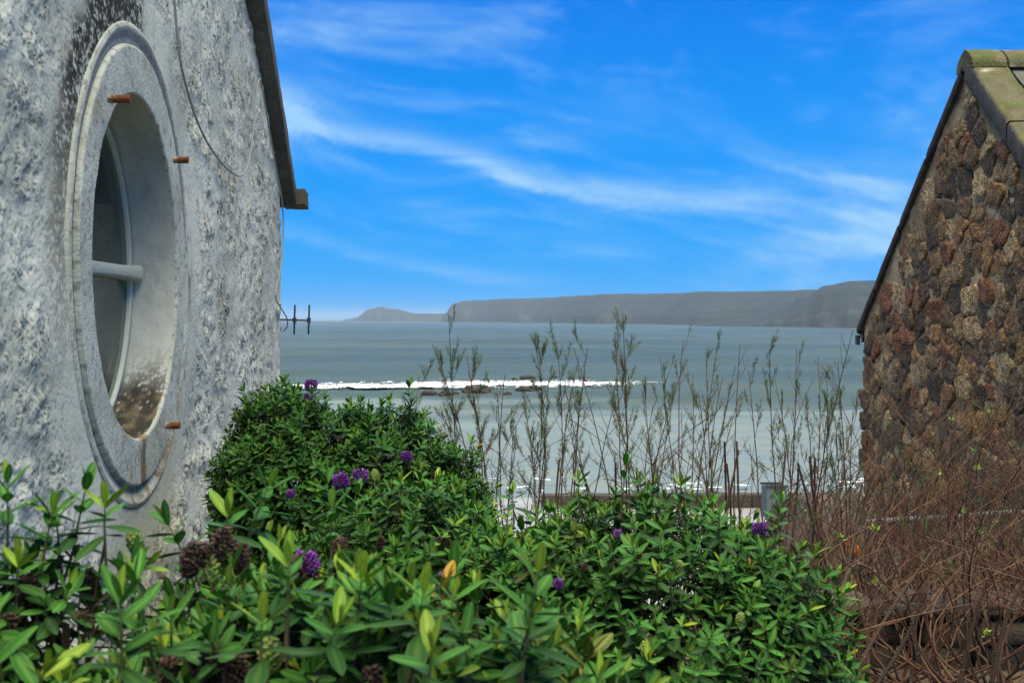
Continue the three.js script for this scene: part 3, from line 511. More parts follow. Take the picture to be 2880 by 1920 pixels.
  // ridge tiles: rounded caps along the ridge
  for (let i = 0; i < 6; i++) {
    const x0 = SX - 0.036 + i * 0.30, x1 = x0 + 0.288;
    const sh = new THREE.Shape(); for (let k = 0; k <= 14; k++) { const a = Math.PI * k / 14, X = 0.145 * Math.cos(a), Y = 0.10 * Math.pow(Math.sin(a), 0.8) - Math.abs(Math.cos(a)) * 0.06; k ? sh.lineTo(X, Y) : sh.moveTo(X, Y); }
    const g = new THREE.ExtrudeGeometry(sh, { depth: x1 - x0 - 0.016, bevelEnabled: true, bevelSize: 0.008, bevelThickness: 0.008, bevelSegments: 2, steps: 5 }), q = g.attributes.position, C = []; g.rotateY(Math.PI / 2); g.translate(x0 + 0.008, sTop(SAPEX) + 0.012, -SAPEX);
    for (let k = 0; k < q.count; k++) { const n = 0.007 * fbm(q.getX(k) * 9, q.getY(k) * 9, q.getZ(k) * 9, 3); q.setY(k, q.getY(k) + n); C.push(...copCol(q.getX(k), q.getY(k), q.getZ(k), true)); }
    g.setAttribute('color', new THREE.Float32BufferAttribute(C, 3)); mesh('ridge_tile', g, copM, cot);
  }
  // slates on the camera-side slope, in overlapping courses
  const slateM = [0, 1, 2].map((i) => std([[0.115, 0.12, 0.105], [0.14, 0.145, 0.12], [0.13, 0.14, 0.095]][i], 0.75, { map: T_SAND, bumpMap: B_LIME, bumpScale: 0.004 }));
  const sg = new THREE.BoxGeometry(0.26, 0.014, 0.42), SL = Math.atan(SRISE);
  for (let j = 0; j < 9; j++) for (let i = 0; i < 7; i++) {
    const d0 = 0.16 + j * 0.245, m = mesh('slate', sg, slateM[Math.floor(hash2(i, j, 9) * 3)], cot);
    m.position.set(SX + 0.29 + 0.135 + (i + (j % 2) * 0.5) * 0.268, sTop(SAPEX) - d0 * SRISE * 1.0 + 0.035, -SAPEX + d0);
    m.rotation.x = SL - 0.035 + (hash2(i, j, 4) - 0.5) * 0.012;
  }
  mesh('roof_slope', gridGeom(4, 2, (u, v) => { const x = mix(SX + 0.05, SX + 6, u), D = v < 0.5 ? mix(SD0 - 0.15, SAPEX, v * 2) : mix(SAPEX, SD1 + 0.15, v * 2 - 1); return { p: [x, sTop(D) - 0.012, -D] }; }), std([0.10, 0.10, 0.09], 0.9), cot);
  // dark gutter end at the far eave
  const gt = new THREE.CylinderGeometry(0.055, 0.055, 6, 14, 1, false, Math.PI / 2, Math.PI); gt.rotateZ(Math.PI / 2); gt.rotateX(0); gt.translate(SX + 3.03, SEAVE - 0.06, -(SD1 + 0.07)); mesh('gutter', gt, std([0.03, 0.03, 0.033], 0.5), cot);
  const gb = new THREE.BoxGeometry(0.035, 0.10, 0.05); gb.translate(SX - 0.03, SEAVE - 0.12, -(SD1 + 0.02)); mesh('gutter_bracket', gb, std([0.03, 0.03, 0.033], 0.5), cot);
}

// ------------------------------------------------------------------ sea wall, pots and floats on the quay
{
  const sw = thing('sea_wall', null, 'low brown stone wall along the far edge of the quay', 'wall');
  const r = rng(88), wetStone = [[0.10, 0.085, 0.065], [0.13, 0.11, 0.085], [0.08, 0.07, 0.058]].map((c) => std(c, 0.9, { map: T_GRAIN, bumpMap: B_GRAIN, bumpScale: 0.01 }));
  for (let x = 2; x < 26;) { const w = 0.7 + r() * 0.9, g = new THREE.BoxGeometry(w - 0.03, 0.44 + r() * 0.05, 0.5, 5, 2, 2), q = g.attributes.position; for (let i = 0; i < q.count; i++) { const n = fbm(q.getX(i) * 4 + x, q.getY(i) * 5, q.getZ(i) * 4, 3); q.setXYZ(i, q.getX(i), q.getY(i) * (1 + 0.1 * n), q.getZ(i) + 0.05 * n); } g.computeVertexNormals(); const m = mesh('block', g, wetStone[Math.floor(r() * 3)], sw); m.position.set(x + w / 2, -4.6 + 0.2, -34.9); x += w; }
  const potM = std([0.09, 0.13, 0.12], 0.8), rimM = std([0.03, 0.035, 0.035], 0.7);
  const pot = (vx, vy, wpx, hpx, D, label) => {
    const p = atD(vx, vy, D), s = K * D / F, w = wpx * s, h = hpx * s, base = V3(p.x, -4.6, p.z), g = thing('fish_crate', base, label, 'crate');
    const H = p.y + h / 2 + 4.6;
    const side = (sx, sz, a, b) => { const q = new THREE.BoxGeometry(sx, H, sz); q.translate(a, H / 2, b); mesh('side_panel', q, potM, g); };
    side(w, 0.03, 0, 0.3); side(w, 0.03, 0, -0.3); side(0.03, 0.56, w / 2 - 0.015, 0); side(0.03, 0.56, -w / 2 + 0.015, 0);
    for (const z of [0.32, -0.32]) { const q = new THREE.BoxGeometry(w + 0.08, 0.06, 0.06); q.translate(0, H + 0.03, z); mesh('rim', q, rimM, g); }
  };
  pot(1778, 1126, 46, 22, 33.2, 'grey-green fish crate with a dark rim on the quay behind the twigs');
  const buoy = (vx, vy, D, rad, col, label, y0) => {
    const p = atD(vx, vy, D), g = thing('buoy', p, label, 'buoy', 'floats lying about');
    const s = new THREE.SphereGeometry(rad, 18, 14); const q = s.attributes.position; for (let i = 0; i < q.count; i++) q.setY(i, q.getY(i) * (1.15 - 0.12 * Math.cos(q.getY(i) / rad * 2))); s.computeVertexNormals();
    mesh('float_body', s, std(col, 0.5), g); const e = new THREE.CylinderGeometry(rad * 0.22, rad * 0.3, rad * 0.6, 10); e.translate(0, rad * 1.25, 0); mesh('eye_lug', e, std(col.map((c) => c * 0.7), 0.5), g);
    if (y0 !== undefined) g.position.y = y0 + rad;
  };
  buoy(1763, 1153, 27, 0.13, [0.55, 0.36, 0.02], 'left yellow float on the quay behind the twigs', -4.6);
  buoy(1780, 1153, 27.4, 0.13, [0.55, 0.38, 0.02], 'right yellow float on the quay behind the twigs', -4.6);
  buoy(1816, 1142, 28, 0.17, [0.42, 0.13, 0.11], 'faded pink float on the quay right of the yellow floats', -4.6);
  buoy(1735, 1142, 28, 0.15, [0.40, 0.10, 0.09], 'faded pink float on the quay left of the yellow floats', -4.6);
}
// ------------------------------------------------------------------ railing, low garden wall, orange float
{
  const D = 6.7, post = atD(1996, 1225, D), rl = thing('pipe_railing', V3(post.x, gh(post.x, -D), -D), 'grey galvanised pipe railing behind the twig thicket', 'railing');
  const gm = std([0.10, 0.11, 0.115], 0.55);
  const L = (vx, vy, d = D) => atD(vx, vy, d).sub(rl.position);
  const pipe = (name, a, b, r) => { const m = new MB(); const pts = []; for (let i = 0; i <= 6; i++) pts.push(a.clone().lerp(b, i / 6).add(V3(0, 0.004 * Math.sin(i * 2.1), 0))); m.tube(pts, () => r, 12, [1, 1, 1]); mesh(name, m.geom(), gm, rl); };
  pipe('post', V3(0, -0.12, 0), L(1996, 1196), 0.021);
  pipe('rail', L(1990, 1200), L(2480, 1168), 0.021);
  pipe('rail', L(1996, 1366), L(2480, 1340), 0.021);
  pipe('post', V3(L(2400, 1170).x, -0.15, 0), L(2400, 1172), 0.021);
  pipe('brace', L(1996, 1210), L(1908, 1262, 7.2), 0.016);
}
{
  const gw = thing('garden_wall', V3(2.2, 0, -5.0), 'low mossy dry stone wall at the foot of the twig thicket', 'wall');
  const r = rng(515), mossy = [std([0.10, 0.12, 0.045], 0.97, { map: T_GRAIN, bumpMap: B_GRAIN, bumpScale: 0.01 }), ...[0, 1, 2, 4].map((i) => std(stoneTones[i].map((q) => q * 1.1), 0.95, { map: T_GRAIN, bumpMap: B_GRAIN, bumpScale: 0.012 }))];
  const rock = (x, y, z, w, h, d, cap) => {
    const g = new THREE.BoxGeometry(w, h, d, 7, 5, 5), q = g.attributes.position, s = r() * 50;
    for (let i = 0; i < q.count; i++) { const X = q.getX(i) / w * 2, Y = q.getY(i) / h * 2, Z = q.getZ(i) / d * 2, l = Math.pow(Math.pow(Math.abs(X), 5) + Math.pow(Math.abs(Y), 5) + Math.pow(Math.abs(Z), 5), 1 / 5), n = 1 + 0.16 * fbm(X * 1.3 + s, Y * 1.3, Z * 1.3, 4); q.setXYZ(i, q.getX(i) / l * n, q.getY(i) / l * n, q.getZ(i) / l * n); }
    g.computeVertexNormals(); const m = mesh(cap ? 'cap_stone' : 'stone', g, mossy[Math.floor(r() * mossy.length)], gw); m.position.set(x, y, z); m.rotation.set((r() - 0.5) * 0.1, (r() - 0.5) * 0.2, (r() - 0.5) * 0.1);
  };
  for (let x = -0.62; x < 1.9;) { const w = 0.24 + r() * 0.26; rock(x + w / 2, 0.235 + r() * 0.03, 0, w * 0.98, 0.07, 0.34, true); x += w; }
  for (const [y, h] of [[0.13, 0.13], [0.0, 0.15], [-0.14, 0.15]]) for (let x = -0.62; x < 1.9;) { const w = 0.14 + r() * 0.2; if (r() > 0.12) rock(x + w / 2, y, (r() - 0.5) * 0.05, w * 0.94, h * (0.8 + 0.25 * r()), 0.28); x += w; }
  const p = atD(1955, 1263, 5.9), g = thing('buoy', p, 'small orange float hanging among the bare twigs', 'buoy');
  const s = new THREE.SphereGeometry(0.052, 18, 14); mesh('float_body', s, std([0.55, 0.14, 0.02], 0.45), g); const e = new THREE.TorusGeometry(0.016, 0.005, 8, 16); e.translate(0, 0.062, 0); mesh('rope_eye', e, std([0.3, 0.1, 0.03], 0.7), g);
}

// ------------------------------------------------------------------ evergreen hebe shrubs
const leafMat = phys([1, 1, 1], 0.8, { vertexColors: true, transmission: 0.12, thickness: 0, specularIntensity: 0.5, clearcoat: 0.13, clearcoatRoughness: 0.35 });
const leafTint = [[1, 1, 1], [0.8, 0.88, 0.8], [1.18, 1.12, 0.9]].map((c) => { const m = leafMat.clone(); m.color.setRGB(...c); return m; });
const barkMat = std([1, 1, 1], 0.9, { vertexColors: true });
function leafGeom(W, fold, curl, young, oldShaded) {               // a unit-long leaf along +z, face up (+y)
  const U = [0, 0.1, 0.3, 0.55, 0.78, 0.93, 1], X = [-1, -0.55, 0, 0.55, 1], P = [], C = [], I = [];
  for (const u of U) for (const x of X) {
    const w = W * Math.pow(Math.sin(Math.PI * Math.pow(clamp(u, 0.012, 0.985), 1.08)), 0.6) * (u < 0.1 ? 0.8 : 1);
    P.push(x * w, Math.abs(x) * w * fold - 0.012 * (1 - Math.abs(x)) * Math.sin(Math.PI * u) + curl * Math.sin(u * 1.9) * u, u);
    const ax = Math.abs(x);
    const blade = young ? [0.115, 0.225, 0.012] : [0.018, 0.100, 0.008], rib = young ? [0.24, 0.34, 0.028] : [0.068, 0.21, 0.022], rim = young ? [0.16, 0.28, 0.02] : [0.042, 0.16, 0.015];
    const q = ax < 0.1 ? rib : ax < 0.8 ? blade : rim, shadeDim = oldShaded ? 0.48 : 1, mott = 1 + 0.18 * pn(u * 7, x * 3, W * 90); C.push(q[0] * shadeDim * mott, q[1] * shadeDim * mott, q[2] * shadeDim);  // lower leaves: older green, darkened further with the shade inside the foliage
  }
  for (let j = 0; j < U.length - 1; j++) for (let i = 0; i < 4; i++) { const a = j * 5 + i; I.push(a, a + 5, a + 1, a + 1, a + 5, a + 6); }
  const g = new THREE.BufferGeometry(); g.setAttribute('position', new THREE.Float32BufferAttribute(P, 3)); g.setAttribute('color', new THREE.Float32BufferAttribute(C, 3)); g.setIndex(I); g.computeVertexNormals(); return g;
}
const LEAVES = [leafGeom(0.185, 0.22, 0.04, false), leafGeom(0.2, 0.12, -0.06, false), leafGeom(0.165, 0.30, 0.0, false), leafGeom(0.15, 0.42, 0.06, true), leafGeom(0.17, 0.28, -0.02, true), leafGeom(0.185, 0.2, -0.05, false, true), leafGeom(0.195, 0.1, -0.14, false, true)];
function shootDef(seed, kind) {                         // kind: 0 common rosette, 1 long shoot with many pairs, 2 fresh tip
  const r = rng(seed), leaves = [], pairs = kind === 1 ? 6 : 4, step = kind === 1 ? 0.0165 : 0.012, H = pairs * step;
  for (let k = 0; k < pairs; k++) for (let s = 0; s < 2; s++) {
    const t = k / (pairs - 1), yaw = k * Math.PI / 2 + s * Math.PI + (r() - 0.5) * 0.4, el = mix(-0.1, 0.72, Math.pow(t, 1.5)) + (r() - 0.5) * 0.35;
    const len = mix(0.058, 0.046, t) * (0.82 + 0.36 * r()) * (k === 0 ? 0.9 : 1);
    const young = t > 0.82 && (kind === 2 || r() < 0.15);
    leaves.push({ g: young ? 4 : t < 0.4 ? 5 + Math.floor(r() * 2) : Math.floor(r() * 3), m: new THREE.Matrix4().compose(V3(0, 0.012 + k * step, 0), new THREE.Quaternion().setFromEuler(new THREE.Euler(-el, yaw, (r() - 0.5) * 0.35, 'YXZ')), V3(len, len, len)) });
  }
  const tips = kind === 2 ? 2 : 1;
  for (let s = 0; s < 2 * tips; s++) { const len = 0.036 * (0.7 + 0.4 * r()); leaves.push({ g: kind === 2 || r() < 0.4 ? 3 : 2, m: new THREE.Matrix4().compose(V3(0, H + 0.004, 0), new THREE.Quaternion().setFromEuler(new THREE.Euler(-1.18 + (s > 1 ? -0.2 : 0) + (r() - 0.5) * 0.2, s * Math.PI + pairs * Math.PI / 2 + 0.3, 0, 'YXZ')), V3(len, len, len)) }); }
  const st = new MB(); st.tube([V3(0, -0.05, 0.004), V3(0, 0, 0), V3(0.001, H * 0.6, 0), V3(0, H + 0.008, 0)], (t) => 0.0024 - 0.0012 * t, 5, (t) => mix3([0.075, 0.05, 0.028], [0.10, 0.14, 0.03], t));
  const stem = st.geom();
  const all = leaves.map((l) => { const g = LEAVES[l.g].clone(); g.applyMatrix4(l.m); return g; });
  return { leaves, stem, geo: mergeGeometries([stem, ...all]) };
}
const SHOOTS = [shootDef(1, 0), shootDef(2, 0), shootDef(3, 1), shootDef(4, 2), shootDef(5, 0), shootDef(6, 1)];
// flower spikes and spent seed heads
function clusterGeom(seed, n, rad, len, piece, col, col2) {
  const r = rng(seed), gs = [];
  for (let i = 0; i < n; i++) {
    const t = (i + 0.5) / n, a = i * 2.39996, rr = rad * Math.pow(Math.sin(Math.PI * (0.08 + 0.86 * t)), 0.6), g = piece(r), c = mix3(col, col2, r()), C = [];
    for (let k = 0; k < g.attributes.position.count; k++) C.push(...c);
    g.setAttribute('color', new THREE.Float32BufferAttribute(C, 3)); g.deleteAttribute('uv');
    const out = V3(Math.cos(a), 0.35, Math.sin(a)).normalize();
    g.applyMatrix4(new THREE.Matrix4().compose(V3(Math.cos(a) * rr, t * len, Math.sin(a) * rr), new THREE.Quaternion().setFromUnitVectors(V3(0, 1, 0), out), V3(1, 1, 1).multiplyScalar(0.8 + 0.5 * r())));
    gs.push(g);
  }
  const st = new THREE.CylinderGeometry(0.002, 0.0025, len * 1.5, 6); st.translate(0, len * 0.25, 0); st.deleteAttribute('uv'); const C = []; for (let k = 0; k < st.attributes.position.count; k++) C.push(0.09, 0.08, 0.03); st.setAttribute('color', new THREE.Float32BufferAttribute(C, 3)); gs.push(st);
  return mergeGeometries(gs.map((g) => g.index ? g.toNonIndexed() : g));
}
const FLOWER = [clusterGeom(11, 90, 0.0125, 0.042, () => { const g = new THREE.ConeGeometry(0.0042, 0.013, 5, 1, true); g.rotateX(Math.PI); g.translate(0, 0.006, 0); return g; }, [0.08, 0.012, 0.17], [0.26, 0.05, 0.36]), clusterGeom(12, 70, 0.011, 0.034, () => { const g = new THREE.ConeGeometry(0.004, 0.012, 5, 1, true); g.rotateX(Math.PI); g.translate(0, 0.006, 0); return g; }, [0.10, 0.016, 0.2], [0.30, 0.11, 0.38])];
const SEED = [clusterGeom(21, 120, 0.0095, 0.052, (r) => new THREE.OctahedronGeometry(0.0026 + 0.0024 * r(), 0).scale(0.8, 1.4, 0.8).translate((r() - 0.5) * 0.006, r() * 0.005, (r() - 0.5) * 0.006), [0.016, 0.007, 0.004], [0.06, 0.024, 0.012]), clusterGeom(22, 80, 0.0085, 0.036, (r) => new THREE.OctahedronGeometry(0.0024 + 0.0024 * r(), 0).scale(0.8, 1.3, 0.8).translate((r() - 0.5) * 0.006, r() * 0.005, (r() - 0.5) * 0.006), [0.02, 0.008, 0.005], [0.07, 0.03, 0.015])];
const BUDS = clusterGeom(31, 50, 0.009, 0.034, () => new THREE.OctahedronGeometry(0.0042, 0), [0.10, 0.17, 0.03], [0.22, 0.27, 0.05]);
const petalMat = std([1, 1, 1], 0.7, { vertexColors: true });

function hebe(label, base, lobes, o) {                  // lobes: [view x, view y, depth, rx, ry, rz]
  const r = rng(o.seed), sh = thing('hebe_shrub', V3(base[0], gh(base[0], base[1]), base[1]), label, 'shrub', 'evergreen hebe shrubs'), B = sh.position;
  const L = lobes.map(([vx, vy, D, rx, ry, rz]) => ({ c: atD(vx, vy, D), r: V3(rx, ry, rz ?? rx) }));
  const inside = (p, skip, k) => L.some((l, i) => i !== skip && Math.hypot((p.x - l.c.x) / l.r.x, (p.y - l.c.y) / l.r.y, (p.z - l.c.z) / l.r.z) < k);
  const spots = SHOOTS.map(() => []), picked = [];
  const cand = [];
  L.forEach((l, li) => {
    const area = 4 * Math.PI * Math.pow((Math.pow(l.r.x * l.r.y, 1.6) + Math.pow(l.r.x * l.r.z, 1.6) + Math.pow(l.r.y * l.r.z, 1.6)) / 3, 1 / 1.6);
    for (const [shell, share] of [[1, 1], [0.84, o.inner ?? 0.7], [0.66, (o.inner ?? 0.7) * 0.6]]) {
      const n = Math.round(area * shell * shell * o.density * share);
      for (let i = 0; i < n; i++) {
        const y = 1 - 2 * r(), a = r() * 2 * Math.PI, q = Math.sqrt(1 - y * y), d = V3(q * Math.cos(a), y, q * Math.sin(a));
        const bump = 1 + 0.13 * fbm(d.x * 2.4 + li * 5, d.y * 2.4, d.z * 2.4 + o.seed, 2) + (r() - 0.5) * 0.12;
        const p = V3(l.c.x + d.x * l.r.x * shell * bump, l.c.y + d.y * l.r.y * shell * bump, l.c.z + d.z * l.r.z * shell * bump);
        if (p.y < B.y + 0.06 || p.x < WX + 0.10 || inside(p, li, shell * 0.9)) continue;
        const nrm = V3(d.x / l.r.x, d.y / l.r.y, d.z / l.r.z).normalize();
        if (nrm.y < -0.55 && r() < 0.7) continue;
        const dir = nrm.clone().multiplyScalar(0.75).add(V3(0, 0.72, 0)).add(V3(r() - 0.5, (r() - 0.5) * 0.5, r() - 0.5).multiplyScalar(0.75)).normalize();
        const s = o.size * (0.72 + 0.5 * r()) * (shell < 1 ? 0.95 : 1), kr = r();
        const kind = shell === 1 ? (kr < 0.3 ? 0 : kr < 0.5 ? 1 : kr < 0.62 ? 2 : kr < 0.62 + o.fresh ? 3 : kr < 0.88 ? 4 : 5) : [0, 1, 2, 4, 5][Math.floor(kr * 5)];
        const M = new THREE.Matrix4().compose(p.clone().sub(B), new THREE.Quaternion().setFromUnitVectors(V3(0, 1, 0), dir).multiply(new THREE.Quaternion().setFromAxisAngle(V3(0, 1, 0), r() * 6.28)), V3(s, s, s));
        cand.push({ M, kind, p, nrm, shell, tint: r() });
      }
    }
  });
  for (const [vx, vy, D, s, tilt] of o.sprigs ?? []) {   // single shoots that stand clear of the outline
    const p = atD(vx, vy, D), q = new THREE.Quaternion().setFromEuler(new THREE.Euler((r() - 0.5) * 0.4, 0, -(tilt ?? (r() - 0.5) * 0.5))).multiply(new THREE.Quaternion().setFromAxisAngle(V3(0, 1, 0), r() * 6));
    cand.push({ M: new THREE.Matrix4().compose(p.clone().sub(B), q, V3(s, s, s)), kind: r() < 0.5 ? 2 : 3, p, nrm: V3(0, 0.5, 1), shell: 1, tint: 0.5 + 0.3 * r(), sprig: true });
  }
  // the shoots that show largest: near, facing the camera, inside the frame; their leaves are parts of their own
  const show = cand.filter((c) => { if (c.shell < 1) return false; const v = toV(c.p), f = EYE.clone().sub(c.p).normalize().dot(c.nrm); c.show = (c.sprig ? 2 : 0) + f / Math.max(0.4, v[2]); return f > 0.15 && v[0] > 10 && v[0] < 2340 && v[1] > 0 && v[1] < 1540; }).sort((a, b) => b.show - a.show);
  let left = 300; const stems = [];
  for (const c of show) {
    const def = SHOOTS[c.kind]; if (def.leaves.length > left) break; left -= def.leaves.length; c.own = true;
    const mat = leafTint[Math.floor(c.tint * 3)];
    for (const l of def.leaves) { const m = mesh('leaf', LEAVES[l.g], mat, sh); c.M.clone().multiply(l.m).decompose(m.position, m.quaternion, m.scale); }
    const s = def.stem.clone(); s.applyMatrix4(c.M); stems.push(s);
  }
  if (stems.length) mesh('twigs', mergeGeometries(stems), barkMat, sh).userData.kind = 'stuff';
  for (const c of cand) if (!c.own) spots[c.kind].push(c);
  SHOOTS.forEach((def, k) => {
    if (!spots[k].length) return;
    const im = new THREE.InstancedMesh(def.geo, leafMat, spots[k].length); im.name = 'foliage'; im.userData.kind = 'stuff'; im.castShadow = im.receiveShadow = true;
    spots[k].forEach((c, i) => { im.setMatrixAt(i, c.M); const t = c.tint, w = 0.58 + 0.52 * t; const sick = hash2(i, k, o.seed); im.setColorAt(i, sick < 0.02 ? new THREE.Color().setRGB(2.3, 0.8, 0.9) : sick < 0.06 ? new THREE.Color().setRGB(2.0, 1.35, 1) : new THREE.Color().setRGB(w * (0.9 + 0.25 * t), w, w * (1.1 - 0.3 * t))); });
    sh.add(im);
  });
  // branches from the base into every lobe
  L.forEach((l, li) => { for (let k = 0; k < (o.branches ?? 4); k++) {
    const e = l.c.clone().add(V3((r() - 0.5) * l.r.x * 1.3, (r() * 0.7) * l.r.y, (r() - 0.5) * l.r.z * 1.3)).sub(B), st = V3((r() - 0.5) * 0.16, -0.05, (r() - 0.5) * 0.16), m = st.clone().lerp(e, 0.55).add(V3((r() - 0.5) * 0.12, -0.06, (r() - 0.5) * 0.12));
    const cv = new THREE.QuadraticBezierCurve3(st, m, e), b = new MB(); b.tube(cv.getPoints(9), (t) => mix(0.013, 0.0035, t), 6, (t) => mix3([0.055, 0.038, 0.026], [0.085, 0.055, 0.03], t)); mesh('branch', b.geom(), barkMat, sh);
  } });
  for (const [vx, vy, D, s, tilt] of o.sprigs ?? []) { const p = atD(vx, vy, D).sub(B), st = V3(p.x * 0.8 + tilt * -0.1, p.y - 0.22, p.z - 0.03), b = new MB(); b.tube(new THREE.QuadraticBezierCurve3(st, st.clone().lerp(p, 0.5).add(V3((r() - 0.5) * 0.03, 0, 0)), p).getPoints(6), () => 0.0024, 5, [0.085, 0.055, 0.03]); mesh('branch', b.geom(), barkMat, sh); }
  // heads placed where a line of sight meets the outside of the shrub
  const surf = (vx, vy) => { const d = rayV(vx, vy).normalize(); let best = null; for (const l of L) { const oc = EYE.clone().sub(l.c).divide(l.r), dd = d.clone().divide(l.r), A = dd.dot(dd), Bq = oc.dot(dd), C = oc.dot(oc) - 1.05, q = Bq * Bq - A * C; const t = q > 0 ? (-Bq - Math.sqrt(q)) / A : -Bq / A; const miss = q > 0 ? 0 : -q; if (t > 0 && (!best || (miss < best.miss - 1e-6) || (miss <= best.miss + 1e-6 && t < best.t))) best = { t, miss }; } return EYE.clone().addScaledVector(d, best.t - 0.035); };
  for (const [list, geos, name] of [[o.flowers ?? [], FLOWER, 'flower_spike'], [o.seeds ?? [], SEED, 'seed_head'], [o.buds ?? [], [BUDS], 'flower_bud']]) list.forEach(([vx, vy, s = 1, tilt = 0], i) => {
    const m = mesh(name, geos[i % geos.length], petalMat, sh), p = surf(vx, vy); m.position.copy(p.sub(B)); m.position.y -= 0.018 * s; m.scale.setScalar(s * (name === 'seed_head' ? 0.8 : 1)); m.rotation.set((r() - 0.3) * 0.5, r() * 6, tilt || (r() - 0.5) * 0.6);
  });
  return sh;
}
